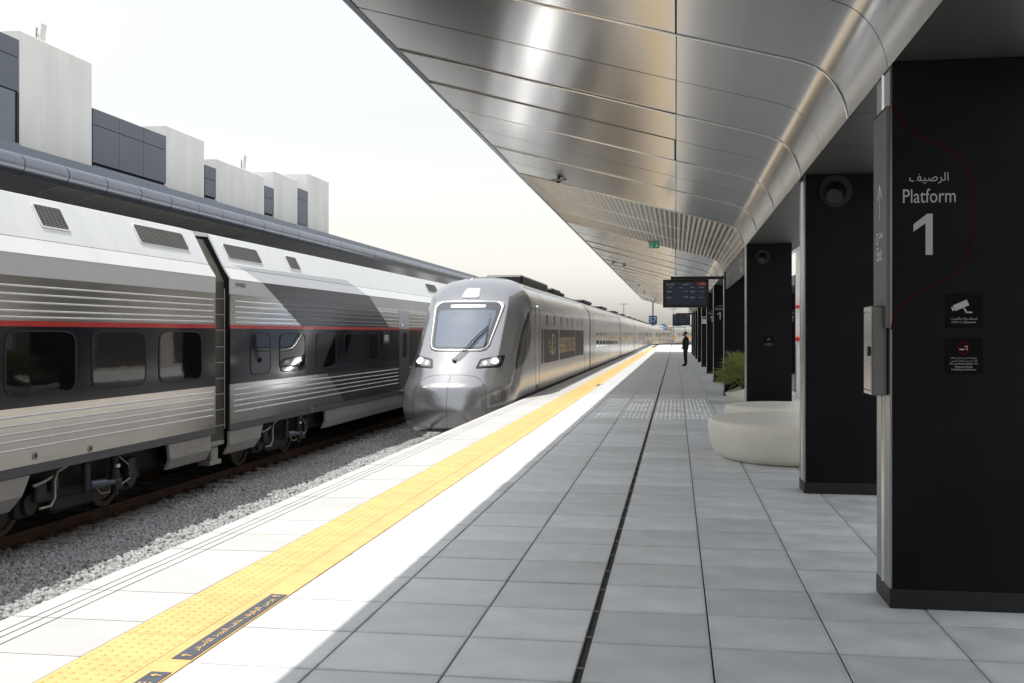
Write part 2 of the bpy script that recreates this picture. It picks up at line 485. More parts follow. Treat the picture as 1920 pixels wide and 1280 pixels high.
# polar patch: rounded quad in a 2-D domain mapped on a surface
def patch(quad, surf, off, r0=0.0, r1=1.0, p=5.0, na=40, nr=5, skirt=0.012, mbd=None, dome=0.0):
    q = [np.array(c, float) for c in quad]              # corners (-1,-1),(1,-1),(1,1),(-1,1)
    mb = mbd if mbd else MB()
    rings = list(np.linspace(r0, r1, nr + 1))
    vs = []
    def pt(r, t, o):
        c, s = math.cos(t), math.sin(t)
        k = (abs(c) ** p + abs(s) ** p) ** (-1.0 / p)
        a, b = r * k * c, r * k * s
        uv = ((1 - a) * (1 - b) * q[0] + (1 + a) * (1 - b) * q[1] + (1 + a) * (1 + b) * q[2] + (1 - a) * (1 + b) * q[3]) / 4
        P, n = surf(uv[0], uv[1])
        return tuple(np.array(P) + np.array(n) * o)
    ts = [2 * math.pi * (i + 0.5) / na for i in range(na)]
    levels = [(r, off + dome * math.sin(math.pi * (r - r0) / (r1 - r0))) for r in rings] + [(r1, -skirt)]
    if r0 > 0:
        levels = [(r0, -skirt)] + levels
    if r0 == 0:
        levels[0] = (0.02 * r1, off)
    for r, o in levels:
        vs += [pt(r, t, o) for t in ts]
    fs = []
    for i in range(len(levels) - 1):
        fs += [(i * na + k, i * na + (k + 1) % na, (i + 1) * na + (k + 1) % na, (i + 1) * na + k) for k in range(na)]
    if r0 == 0:
        fs.append(tuple(range(na)))
    mb.add(vs, fs)
    # make faces look along the surface normal
    return mb

def fix_normals(o):
    import bmesh
    bm = bmesh.new(); bm.from_mesh(o.data)
    bmesh.ops.recalc_face_normals(bm, faces=bm.faces)
    bm.to_mesh(o.data); bm.free()
    return o

# lettering ------------------------------------------------------------
AR4 = {'ب': 0xFE8F, 'ت': 0xFE95, 'ث': 0xFE99, 'ج': 0xFE9D, 'ح': 0xFEA1, 'خ': 0xFEA5, 'س': 0xFEB1, 'ش': 0xFEB5, 'ص': 0xFEB9,
       'ض': 0xFEBD, 'ط': 0xFEC1, 'ظ': 0xFEC5, 'ع': 0xFEC9, 'غ': 0xFECD, 'ف': 0xFED1, 'ق': 0xFED5, 'ك': 0xFED9, 'ل': 0xFEDD,
       'م': 0xFEE1, 'ن': 0xFEE5, 'ه': 0xFEE9, 'ي': 0xFEF1, 'ئ': 0xFE89}
AR2 = {'ا': 0xFE8D, 'أ': 0xFE83, 'إ': 0xFE87, 'آ': 0xFE81, 'د': 0xFEA9, 'ذ': 0xFEAB, 'ر': 0xFEAD, 'ز': 0xFEAF, 'و': 0xFEED,
       'ى': 0xFEEF, 'ة': 0xFE93}
LAM = {'ا': 0xFEFB, 'أ': 0xFEF7, 'إ': 0xFEF9, 'آ': 0xFEF5}

def arabic(s):
    out, i, joined = [], 0, False
    while i < len(s):
        ch = s[i]
        if ch == 'ل' and i + 1 < len(s) and s[i + 1] in LAM:
            out.append(chr(LAM[s[i + 1]] + (1 if joined else 0)))
            i += 2; joined = False
            continue
        nxt = i + 1 < len(s) and (s[i + 1] in AR4 or s[i + 1] in AR2)
        if ch in AR4:
            b = AR4[ch]
            out.append(chr(b + ({(False, False): 0, (True, False): 1, (False, True): 2, (True, True): 3}[(joined, nxt)])))
            joined = nxt
        elif ch in AR2:
            out.append(chr(AR2[ch] + (1 if joined else 0)))
            joined = False
        else:
            out.append(ch); joined = False
        i += 1
    return ''.join(out[::-1])

def text(body, width, height, center, facing, material, parent, name='lettering', depth=0.0015, shear=0.0, bold=0.0):
    """flat printed lettering fitted into width x height (None keeps proportion) around center"""
    cu = bpy.data.curves.new('tmp', 'FONT')
    cu.body = body
    cu.align_x = 'CENTER'
    cu.resolution_u = 3
    cu.offset = bold
    o = bpy.data.objects.new('tmp', cu)
    COL.objects.link(o)
    dg = bpy.context.evaluated_depsgraph_get()
    me = bpy.data.meshes.new_from_object(o.evaluated_get(dg))
    bpy.data.objects.remove(o)
    n = len(me.vertices)
    co = np.empty(n * 3); me.vertices.foreach_get('co', co); co = co.reshape(-1, 3)
    lo, hi = co.min(0), co.max(0)
    sx = width / (hi[0] - lo[0]) if width else None
    sy = height / (hi[1] - lo[1]) if height else None
    if sx is None: sx = sy
    if sy is None: sy = sx
    a = (co[:, 0] - (lo[0] + hi[0]) / 2) * sx
    b = (co[:, 1] - (lo[1] + hi[1]) / 2) * sy
    axes = {'-Y': ((1, 0, 0), (0, 0, 1), (0, -1, 0)), '-X': ((0, -1, 0), (0, 0, 1), (-1, 0, 0)),
            '+X': ((0, 1, 0), (0, 0, 1), (1, 0, 0)), 'floor': ((0, 1, 0), (-1, 0, 0), (0, 0, 1))}[facing]
    A, B, Nn = (np.array(v, float) for v in axes)
    c = np.array(center, float) - np.array(wloc(parent))
    P = c + a[:, None] * A + b[:, None] * B + Nn * depth
    me.vertices.foreach_set('co', P.ravel())
    me.name = name
    me.materials.clear(); me.materials.append(material)
    me.update()
    ob = bpy.data.objects.new(name, me)
    COL.objects.link(ob)
    ob.parent = parent
    return ob

# ================================================================ SETTING
EDGE = -3.82            # platform edge
ROW = 0.6486            # paving module
Y0 = 4.913 - 4 * ROW    # first paving row built singly
ZT = -1.0               # rail top
TRK_A, TRK_B = -9.42, -5.40

g = MB(); g.box(-2500, 2500, -800, 4500, -1.6, -1.4)
tag(g.build('ground', M['sand']), 'pale sandy ground reaching to the horizon', 'ground', kind='structure')
g = MB(); g.box(-11.0, EDGE - 0.25, -30, 420, -1.4, -1.215)
tag(g.build('ballast_bed', M['bed']), 'grey crushed stone track bed between the platforms', 'track bed', kind='structure')

# ---- platform slab with its paving
plat = MB()
plat.box(EDGE - 0.0, 12.0, -30, 163, -1.4, -0.014)
plat.box(EDGE - 0.012, EDGE - 0.002, -30, 163, -1.4, -0.095, 1)
plat = tag(plat.build('platform', [M['joint'], M['platwall']]), 'pale paved station platform under the metal canopy', 'platform', kind='structure')

def tile_mesh(name, w, d, material, c=0.004, h=0.04):
    b = MB()
    x, y = w / 2, d / 2
    vs = [(-x, -y, -h), (x, -y, -h), (x, y, -h), (-x, y, -h), (-x, -y, -c), (x, -y, -c), (x, y, -c), (-x, y, -c),
          (-x + c, -y + c, 0), (x - c, -y + c, 0), (x - c, y - c, 0), (-x + c, y - c, 0)]
    fs = [(0, 1, 5, 4), (1, 2, 6, 5), (2, 3, 7, 6), (3, 0, 4, 7), (4, 5, 9, 8), (5, 6, 10, 9), (6, 7, 11, 10), (7, 4, 8, 11), (8, 9, 10, 11)]
    b.add(vs, fs)
    me = bpy.data.meshes.new(name)
    me.from_pydata(b.v, [], b.f); me.materials.append(material); me.update()
    return me

XL = [-2.411, -1.763, -1.114, -0.466, 0.183, 0.832, 1.480, 2.129]
GAP = 0.0048
GAPY = 0.0085
cols = []
for a, b in zip(XL[:-1], XL[1:]):
    l = a + (0.021 if abs(a + 0.466) < 1e-6 else GAP)
    r = b - (0.021 if abs(b + 0.466) < 1e-6 else GAP)
    cols.append(((l + r) / 2, r - l))
NROW = 40
tmesh = [tile_mesh('paving_tile', w, ROW - 2 * GAPY, M['tile']) for _, w in cols]
for r in range(NROW):
    yc = Y0 + (r + 0.5) * ROW
    for (xc, w), me in zip(cols, tmesh):
        t = piece('paving_tile', me, plat, (xc, yc, random.uniform(-0.0012, 0.0012)))
        t.rotation_euler = (random.uniform(-.0012, .0012), random.uniform(-.0012, .0012), 0)
# rest of the paving, too far off (or hidden) to tell apart singly
b = MB()
def joined_tile(x0, x1, y0, y1):
    z = random.uniform(-0.0015, 0.0015)
    b.add([(x0, y0, z), (x1, y0, z), (x1, y1, z), (x0, y1, z), (x0, y0, -.03), (x1, y0, -.03), (x1, y1, -.03), (x0, y1, -.03)],
          [(0, 1, 2, 3), (4, 5, 1, 0), (5, 6, 2, 1), (6, 7, 3, 2), (7, 4, 0, 3)])
yend = Y0 + NROW * ROW
nfar = int((162.5 - yend) / ROW)
for r in range(-8, NROW + nfar):
    ya, yb = Y0 + r * ROW + GAPY, Y0 + (r + 1) * ROW - GAPY
    for k in range(7):
        if not (0 <= r < NROW):
            joined_tile(cols[k][0] - cols[k][1] / 2, cols[k][0] + cols[k][1] / 2, ya, yb)
    for k in range(6 if r < NROW + 40 else 3):
        x = 2.129 + k * 0.6486
        joined_tile(x + GAP, x + 0.6486 - GAP, ya, yb)
tag(b.build('far_paving', M['tile'], plat), None, None, kind='stuff')
g = MB(); g.box(6.03, 11.9, -20, 160, -0.014, -0.004)
g.build('forecourt_slab', M['coping'], plat)

# coping stones with three grooves along the platform edge
prof = [(EDGE - 0.03, -0.09), (EDGE - 0.03, -0.012), (EDGE - 0.018, 0.0)]
for gx in (-3.70, -3.63, -3.548):
    prof += [(gx - 0.006, 0.0), (gx - 0.004, -0.007), (gx + 0.004, -0.007), (gx + 0.006, 0.0)]
prof += [(-3.012, 0.0), (-3.008, -0.004), (-3.008, -0.05)]
cb = MB(); cb.prism_y(prof[::-1], -ROW / 2 + 0.003, ROW / 2 - 0.003)
cm = bpy.data.meshes.new('coping_stone'); cm.from_pydata(cb.v, [], cb.f); cm.materials.append(M['coping']); cm.materials.append(M['groove']); cm.update()
for p in cm.polygons:
    if -0.012 < p.center.z < -0.001 and p.center.x > EDGE and p.center.x < -3.1: p.material_index = 1
for r in range(-4, 240):
    piece('coping_stone', cm, plat, (0, Y0 + (r + 0.5) * ROW, random.uniform(-.001, .001)))

# yellow tactile tiles with blisters
YT = ROW * 2 / 3
tb = MB()
hx, hy = 0.199, YT / 2 - 0.0015
tb.add([(-hx, -hy, 0), (hx, -hy, 0), (hx, hy, 0), (-hx, hy, 0), (-hx, -hy, -.03), (hx, -hy, -.03), (hx, hy, -.03), (-hx, hy, -.03)],
       [(0, 1, 2, 3), (4, 5, 1, 0), (5, 6, 2, 1), (6, 7, 3, 2), (7, 4, 0, 3)])
for i in range(6):
    for j in range(6):
        cx, cy = -0.2 + 0.4 * (i + .5) / 6, -YT / 2 + YT * (j + .5) / 6
        vs = []
        for rr, z in ((0.0175, 0.0), (0.012, 0.0052)):
            vs += [(cx + rr * math.cos(k * math.pi / 4), cy + rr * math.sin(k * math.pi / 4), z) for k in range(8)]
        tb.add(vs, [(k, (k + 1) % 8, (k + 1) % 8 + 8, k + 8) for k in range(8)] + [tuple(range(8, 16))])
tm = bpy.data.meshes.new('tactile_tile'); tm.from_pydata(tb.v, [], tb.f); tm.materials.append(M['yellow']); tm.update()
for r in range(-4, 290):
    piece('tactile_tile', tm, plat, (-2.803, Y0 + (r + 0.5) * YT, random.uniform(-.0008, .0008)))
pm = tile_mesh('yellow_border', 0.186, ROW - 0.003, M['yellow'], c=0.002)
for r in range(-4, 235):
    piece('yellow_border', pm, plat, (-2.5085, Y0 + (r + 0.5) * ROW, -0.0005))

# slot drain with its clips
g = MB(); g.prism_y([(-0.486, -0.004), (-0.486, -0.10), (-0.446, -0.10), (-0.446, -0.004), (-0.452, -0.004), (-0.452, -0.09), (-0.480, -0.09), (-0.480, -0.004)], -5, 162)
g.build('drain_channel', M['drain'], plat)
ck = MB(); ck.box(-0.016, 0.016, -0.006, 0.006, -0.03, -0.003)
cme = bpy.data.meshes.new('drain_clip'); cme.from_pydata(ck.v, [], ck.f); cme.materials.append(M['clip']); cme.update()
for k in range(70):
    piece('drain_clip', cme, plat, (-0.466, 3.0 + k * 0.535, 0))

# floor signs on the yellow border
def floor_sign(y0, y1, body, label):
    t = thing('floor_sign', label, 'floor sign', (-2.475, (y0 + y1) / 2, 0.0), 'floor signs along the yellow line')
    s = MB(); s.box(-2.530, -2.424, y0, y1, 0.0, 0.003)
    s.build('sign_plate', M['floorsign'], t)
    text(body, (y1 - y0) * 0.80, 0.062, (-2.476, (y0 + y1) / 2, 0.0035), 'floor', M['yellow'], t, bold=0.012)
    for ye in (y0 + 0.055, y1 - 0.055):
        a = MB()
        a.add([(-2.450, ye - .006, .005), (-2.450, ye + .006, .005), (-2.485, ye + .006, .005), (-2.485, ye - .006, .005)], [(0, 1, 2, 3)])
        a.add([(-2.480, ye - .022, .005), (-2.480, ye + .022, .005), (-2.508, ye, .005)], [(0, 1, 2)])
        a.build('arrow', M['yellow'], t)
floor_sign(4.95, 6.275, arabic('يرجى الوقوف خلف الخط الأصفر'), 'grey strip with yellow Arabic lettering on the yellow line')
floor_sign(3.20, 4.745, 'STAND BEHIND THE YELLOW LINE', 'grey strip with English lettering at the bottom edge of the picture')
floor_sign(33.0, 34.3, arabic('يرجى الوقوف خلف الخط الأصفر'), 'small distant grey strip on the yellow line beside the arriving train')

# ---- opposite platform
g = MB(); g.box(-40, -11.0, -30, 200, -1.4, 0.0)
tag(g.build('opposite_platform', M['coping']), 'platform on the far side behind the parked train', 'platform', kind='structure')

# ---- tracks
def rail_prof(xc):
    h = [(-.07, -.172), (.07, -.172), (.07, -.16), (.012, -.145), (.009, -.05), (.036, -.036), (.036, -.006), (.03, 0), (-.03, 0), (-.036, -.006), (-.036, -.036), (-.009, -.05), (-.012, -.145), (-.07, -.16)]
    return [(xc + x, ZT + z) for x, z in h]
sl = MB()
sl.add([(-1.3, -.14, -1.40), (1.3, -.14, -1.40), (1.3, .14, -1.40), (-1.3, .14, -1.40), (-1.3, -.11, -1.175), (1.3, -.11, -1.175), (1.3, .11, -1.175), (-1.3, .11, -1.175)],
       [(4, 5, 6, 7), (0, 1, 5, 4), (1, 2, 6, 5), (2, 3, 7, 6), (3, 0, 4, 7)])
slm = bpy.data.meshes.new('sleeper'); slm.from_pydata(sl.v, [], sl.f); slm.materials.append(M['sleeper']); slm.update()
fb = MB()
for s in (1,):
    fb.cbox(s * 0.13 - 0.05, s * 0.13 + 0.05, -0.06, 0.06, -0.172, -0.135, 0.01)
    fb.tube((s * 0.125, 0, -0.14), (s * 0.125, 0, -0.09), 0.022, n=6)
fbm = bpy.data.meshes.new('rail_clip'); fbm.from_pydata(fb.v, [], fb.f); fbm.materials.append(M['rust']); fbm.update()
for xc, lab, ya, yb in ((TRK_A, 'rusty railway track under the parked white and red train', 8.2, 46), (TRK_B, 'railway track under the arriving silver train', 21, 40)):
    t = thing('railway_track', lab, 'track', (xc, 20, ZT), 'railway tracks')
    for s in (-1, 1):
        r = MB(); r.prism_y(rail_prof(xc + s * 0.7175)[::-1], -25, 400, 0, True)
        o = r.build('rail', [M['rust'], M['railtop']], t)
        for p in o.data.polygons:
            if p.normal.z > 0.9 and p.center.z > -0.03: p.material_index = 1
    n = int((yb - ya) / 0.6)
    for k in range(n):
        y = ya + 0.13 + k * 0.6
        piece('sleeper', slm, t, (xc, y, 0))
        piece('rail_clip', fbm, t, (xc + 0.7175, y, ZT))

# ---- ballast stones
def stones(x0, x1, y0, y1, dens, zbase, zr):
    phi = (1 + 5 ** .5) / 2
    V = np.array([(-1, phi, 0), (1, phi, 0), (-1, -phi, 0), (1, -phi, 0), (0, -1, phi), (0, 1, phi), (0, -1, -phi), (0, 1, -phi), (phi, 0, -1), (phi, 0, 1), (-phi, 0, -1), (-phi, 0, 1)]) / 1.9
    Fc = np.array([(0, 11, 5), (0, 5, 1), (0, 1, 7), (0, 7, 10), (0, 10, 11), (1, 5, 9), (5, 11, 4), (11, 10, 2), (10, 7, 6), (7, 1, 8), (3, 9, 4), (3, 4, 2), (3, 2, 6), (3, 6, 8), (3, 8, 9), (4, 9, 5), (2, 4, 11), (6, 2, 10), (8, 6, 7), (9, 8, 1)])
    n = int((x1 - x0) * (y1 - y0) * dens)
    sc = rng.uniform(0.021, 0.046, (n, 1)) * rng.uniform(0.6, 1.35, (n, 3))
    pts = V[None] * (1 + rng.uniform(-.32, .32, (n, 12, 3)))
    pts = pts * sc[:, None, :]
    q = rng.normal(size=(n, 4)); q /= np.linalg.norm(q, axis=1, keepdims=True)
    w, x, y, z = q.T
    R = np.stack([np.stack([1 - 2 * (y * y + z * z), 2 * (x * y - z * w), 2 * (x * z + y * w)], -1),
                  np.stack([2 * (x * y + z * w), 1 - 2 * (x * x + z * z), 2 * (y * z - x * w)], -1),
                  np.stack([2 * (x * z - y * w), 2 * (y * z + x * w), 1 - 2 * (x * x + y * y)], -1)], 1)
    pts = np.einsum('nij,nkj->nki', R, pts)
    c = np.stack([rng.uniform(x0, x1, n), rng.uniform(y0, y1, n), zbase + rng.uniform(0, zr, n)], -1)
    c[:, 2] += 0.02 * np.sin(c[:, 0] * 2.1 + c[:, 1] * .7) + 0.012 * np.sin(c[:, 1] * 2.9 + c[:, 0])
    pts += c[:, None, :]
    ph = np.abs(((c[:, 1] - 8.33) / 0.6 + .5) % 1.0 - .5) * 0.6            # keep the sleeper ends clear
    keep = ~((c[:, 0] < -8.13) & (ph < 0.15))
    pts = pts[keep]; n = len(pts)
    me = bpy.data.meshes.new('ballast_stones')
    me.vertices.add(n * 12); me.vertices.foreach_set('co', pts.astype(np.float32).ravel())
    fi = (Fc[None] + (np.arange(n) * 12)[:, None, None]).reshape(-1, 3)
    me.loops.add(fi.size); me.loops.foreach_set('vertex_index', fi.ravel().astype(np.int32))
    me.polygons.add(len(fi)); me.polygons.foreach_set('loop_start', (np.arange(len(fi)) * 3).astype(np.int32))
    me.materials.append(M['ballast'])
    me.update(calc_edges=True)
    o = bpy.data.objects.new('ballast_stones', me)
    COL.objects.link(o)
    return o
o = stones(-8.72, -5.75, 8.2, 27.0, 520, -1.215, 0.032)
tag(o, 'loose grey crushed stone beside the parked train', 'ballast', kind='stuff')
o = stones(-8.72, -5.75, 27.0, 44.0, 260, -1.205, 0.03)
tag(o, 'distant grey crushed stone beside the arriving train', 'ballast', kind='stuff')

# ================================================================ CANOPY
PW = 1.475                          # panel width along the track
YC0, YC1 = 10.99 - 18 * PW, 10.99 + 59 * PW
NP = 77
def sz(x):                          # soffit height
    return 3.931 - 0.268 * x if x < 0 else 3.931 - 0.262 * x
canopy = thing('station_canopy', 'long brushed metal canopy sloping down to the black pillars', 'canopy', (1.7, 40, 3.3))
LEFT = [(x, sz(x)) for x in np.linspace(-2.98, -0.008, 9)]
RIGHT = [(0.008, sz(.008)), (0.3, sz(.3)), (0.6, sz(.6)), (0.86, sz(.86)), (0.96, 3.672), (1.03, 3.643), (1.09, 3.603), (1.14, 3.553), (1.185, 3.49),
         (1.222, 3.42), (1.248, 3.35), (1.262, 3.29), (1.268, 3.25)]
def panel_mesh(name, prof, material, corr=False):
    b = MB()
    h = PW / 2 - 0.007
    if corr:
        # longitudinal corrugation along the developed length
        P = np.array(prof); s = np.concatenate([[0], np.cumsum(np.linalg.norm(np.diff(P, axis=0), axis=1))])
        n = int(s[-1] / 0.0125); ss = np.linspace(0, s[-1], n)
        px, pz = np.interp(ss, s, P[:, 0]), np.interp(ss, s, P[:, 1])
        tx, tz = np.gradient(px), np.gradient(pz); L = np.hypot(tx, tz)
        amp = 0.011 * np.sin(ss / 0.1 * 2 * math.pi)
        prof = list(zip(px - tz / L * amp, pz + tx / L * amp))
    # slight crown along the panel, folded edges
    ys = [(-h, 0.022), (-h, 0.0), (0, 0.0), (h, 0.0), (h, 0.022)]
    if corr: ys = [(-h, 0.012), (-h, 0.0), (-h * .5, -0.006), (0, -0.009), (h * .5, -0.006), (h, 0), (h, 0.012)]
    n = len(prof)
    vs = []
    P = np.array(prof); T = np.gradient(P, axis=0); T /= np.linalg.norm(T, axis=1, keepdims=True)
    Nn = np.stack([-T[:, 1], T[:, 0]], 1)        # points up / outwards
    for y, dz in ys:
        vs += [(P[i, 0] + Nn[i, 0] * dz, y, P[i, 1] + Nn[i, 1] * dz) for i in range(n)]
    fs = []
    for j in range(len(ys) - 1):
        # the ribbed panels are open slats: a slit is left in every trough
        fs += [(j * n + i, (j + 1) * n + i, (j + 1) * n + i + 1, j * n + i + 1) for i in range(n - 1) if not (corr and i % 8 == 1)]
    b.add(vs, fs)
    me = bpy.data.meshes.new(name)
    me.from_pydata(b.v, [], b.f)
    me.polygons.foreach_set('use_smooth', [True] * len(me.polygons))
    me.set_sharp_from_angle(angle=math.radians(50 if corr else 25))
    me.materials.append(material); me.update()
    return me
pmL, pmR = panel_mesh('soffit_panel', LEFT, M['soffit']), panel_mesh('curved_panel', RIGHT, M['soffit'])
pcL, pcR = panel_mesh('corrugated_panel', LEFT, M['corr'], True), panel_mesh('corrugated_curved_panel', RIGHT, M['corr'], True)
bd = MB(); bd.path([(x, 0, z - 0.004) for x, z in LEFT] + [(x, 0, z - 0.004) for x, z in RIGHT[:4]] + [(x - .004, 0, z - .003) for x, z in RIGHT[4:]], 0.0085, 6)
bdm = bpy.data.meshes.new('seam_bead'); bdm.from_pydata(bd.v, [], bd.f); bdm.materials.append(M['bead']); bdm.update()
# dark soffit over the pillars and nosing segments
ds = MB(); ds.box(1.272, 2.25, -PW / 2 + .006, PW / 2 - .006, 3.285, 3.30)
dsm = bpy.data.meshes.new('dark_soffit_panel'); dsm.from_pydata(ds.v, [], ds.f); dsm.materials.append(M['dark_soffit']); dsm.update()
ns = MB()
na = 9
arc = [(-2.985, 4.735)] + [(-3.02 + 0.10 * math.cos(t), 4.84 + 0.10 * math.sin(t)) for t in np.linspace(math.radians(-75), math.radians(-270), na)]
ns.sheet_y(arc, -PW / 2 + .004, PW / 2 - .004)
nsm = bpy.data.meshes.new('edge_nosing'); nsm.from_pydata(ns.v, [], ns.f)
nsm.polygons.foreach_set('use_smooth', [True] * len(nsm.polygons)); nsm.materials.append(M['pipe']); nsm.update()
for k in range(NP):
    y = YC0 + (k + 0.5) * PW
    corr = 19.8 < y < 28.7
    a = piece('corrugated_panel' if corr else 'soffit_panel', pcL if corr else pmL, canopy, (0, y, 0))
    c_ = piece('corrugated_curved_panel' if corr else 'curved_panel', pcR if corr else pmR, canopy, (0, y, 0))
    if not corr:
        a.rotation_euler = (random.uniform(-.0035, .0035), random.uniform(-.0025, .0025), 0)
    if k % 2 == 0 and k > 0:
        piece('seam_bead', bdm, canopy, (0, y - PW / 2, 0))
    piece('dark_soffit_panel', dsm, canopy, (0, y, 0))
    piece('edge_nosing', nsm, canopy, (0, y, 0))
# roof deck over it all
DECK = [(-2.97, 4.76), (-3.02, 4.936), (-1.0, 4.75), (2.1, 4.40), (2.28, 4.35), (2.28, 3.27), (2.26, 3.27), (2.26, 3.335), (1.29, 3.335), (1.24, 3.5), (1.12, 3.66), (0.97, 3.715), (0, 3.975)]
for ya, yb in ((YC0, 20.3), (26.6, YC1)):
    rd = MB(); rd.prism_y(DECK, ya, yb); rd.build('roof_deck', M['roof'], canopy)
# over the slatted bay the deck is open towards the track, with cross bars
rd = MB(); rd.prism_y([(-0.3, 4.68), (2.1, 4.40), (2.28, 4.35), (2.28, 3.27), (2.26, 3.27), (2.26, 3.335), (1.29, 3.335), (1.24, 3.5), (1.12, 3.66), (0.97, 3.715), (0, 3.975), (-.3, 4.06)], 20.302, 26.598)
rd.build('roof_deck', M['roof'], canopy)
for k in range(9):
    y = 20.9 + k * .62
    rd = MB(); rd.prism_y([(-3.0, 4.80), (-3.0, 4.88), (-.32, 4.66), (-.32, 4.58)], y, y + .18); rd.build('deck_bar', M['roof'], canopy)
rd = MB(); rd.prism_y([(-3.03, 4.80), (-3.03, 4.93), (-2.9, 4.92), (-2.9, 4.79)], 20.302, 26.598); rd.build('edge_beam', M['roof'], canopy)
# ceiling fittings
def soffit_pt(x): return sz(x)
def dome(x, y, label, big=True):
    z = soffit_pt(x)
    t = thing('ceiling_camera' if big else 'sprinkler_head', label, 'camera' if big else 'sprinkler', (x, y, z), None if big else 'sprinkler heads on the canopy')
    b = MB(); r = 0.15 if big else 0.10
    b.lathe([(0.0, -0.07), (r * .55, -0.062), (r, -0.048), (r, -0.038), (r * .5, -0.03), (0.03, -0.02), (0.03, 0.03)], (x, y, z), 18)
    b.build('disc', M['pole'], t, 40)
    b = MB(); b.lathe([(0, -0.10 if big else -.09), (0.025, -0.097 if big else -.087), (0.042 if big else .02, -0.08 if big else -.08), (0.045 if big else .02, -0.06)], (x, y, z), 14)
    b.build('dome' if big else 'nozzle', M['dkmetal'], t, 60)
dome(-2.126, 19.0, 'dome camera on a disc just before the corrugated ceiling part')
for x, y, l in ((-2.578, 43.6, 'left of the nearest pair of small dark sprinklers on the canopy'), (-2.132, 43.6, 'right of the nearest pair of small dark sprinklers on the canopy'),
                (-2.13, 61.5, 'single small dark sprinkler midway along the far canopy'), (-2.13, 71.7, 'single small dark sprinkler further along the canopy'),
                (-2.55, 92.0, 'left of the two sprinklers at the canopy tip'), (-2.12, 91.7, 'right of the two sprinklers at the canopy tip')):
    dome(x, y, l, False)

# ================================================================ PILLARS
PX0, PX1, PD = 1.275, 2.145, 0.42
PY = [6.54, 11.1, 19.5, 28.4, 36.2, 44.1, 52.9, 61.9, 69.8, 78.0, 86.2]
PLAB = ['nearest black pillar marked Platform 1 with two small notices at the right edge',
        'second black pillar, just in front of the large cream bench',
        'third black pillar, standing behind the benches, with a no smoking plate',
        'fourth black pillar, behind the potted palm, carrying the nearer display screen',
        'fifth black pillar, marked Platform 1, just beyond the palm',
        'sixth black pillar, marked with a 1, between palm and standing man',
        'seventh black pillar, with a pale red notice, beside the standing man',
        'eighth black pillar, just behind the standing man',
        'ninth black pillar, carrying the farther display screen',
        'tenth black pillar, second from the far end of the canopy',
        'last black pillar at the far end of the canopy']
pillars = []
def pillar(y, label, dx=0.0, wd=0.0):
    PX0, PX1 = 1.275 + dx, 2.145 + wd
    t = thing('platform_pillar', label, 'pillar', ((PX0 + PX1) / 2, y + PD / 2, 0), 'black pillars along the platform')
    b = MB(); b.cbox(PX0 + .012, PX1, y, y + PD, 0.10, 3.284, 0.004); b.build('shaft', M['black'], t)
    b = MB(); b.cbox(PX0 - .004, PX1 + .006, y - .006, y + PD + .006, 0, 0.115, 0.004); b.build('plinth', M['plinth'], t)
    b = MB()
    b.box(PX0, PX0 + .0125, y + .004, y + PD * .44, .117, 3.30)
    b.box(PX0, PX0 + .0125, y + PD * .56, y + PD - .004, .117, 3.30)
    b.build('side_plate', M['steel'], t)
    b = MB(); b.tube((PX0 + .006, y + PD * .5, .117), (PX0 + .006, y + PD * .5, 3.30), .017, n=8); b.build('light_strip', M['steel_light'], t, 60)
    pillars.append(t)
    return t
for k, (y, l) in enumerate(zip(PY, PLAB)): pillar(y, l, .04 if k == 1 else 0.0, -.055 if k == 2 else 0.0)

def ring_quad(mb, quad, surf, off, r0, r1, **k): return patch(quad, surf, off, r0, r1, mbd=mb, **k)
def fy(y):                       # flat surface facing -Y : (X,Z)
    return lambda a, b: ((a, y, b), (0, -1, 0))
def fx(x, s):                    # flat surface facing +-X : (Y,Z)
    return lambda a, b: ((x, a, b), (s, 0, 0))

# Platform 1 marking with the thin red outline
def outline(mb, pts, w, y):
    P = [Vector((x, z)) for x, z in pts]
    # Catmull-Rom
    Q = []
    for i in range(len(P) - 1):
        p0, p1, p2, p3 = P[max(i - 1, 0)], P[i], P[i + 1], P[min(i + 2, len(P) - 1)]
        for k in range(8):
            t = k / 8
            Q.append(0.5 * ((2 * p1) + (p2 - p0) * t + (2 * p0 - 5 * p1 + 4 * p2 - p3) * t * t + (3 * p1 - p0 - 3 * p2 + p3) * t ** 3))
    Q.append(P[-1])
    vs, fs = [], []
    for i, q in enumerate(Q):
        d = (Q[min(i + 1, len(Q) - 1)] - Q[max(i - 1, 0)]).normalized()
        n = Vector((-d.y, d.x)) * w / 2
        vs += [(q.x + n.x, y, q.y + n.y), (q.x - n.x, y, q.y - n.y)]
    fs = [(2 * i, 2 * i + 1, 2 * i + 3, 2 * i + 2) for i in range(len(Q) - 1)]
    mb.add(vs, fs)
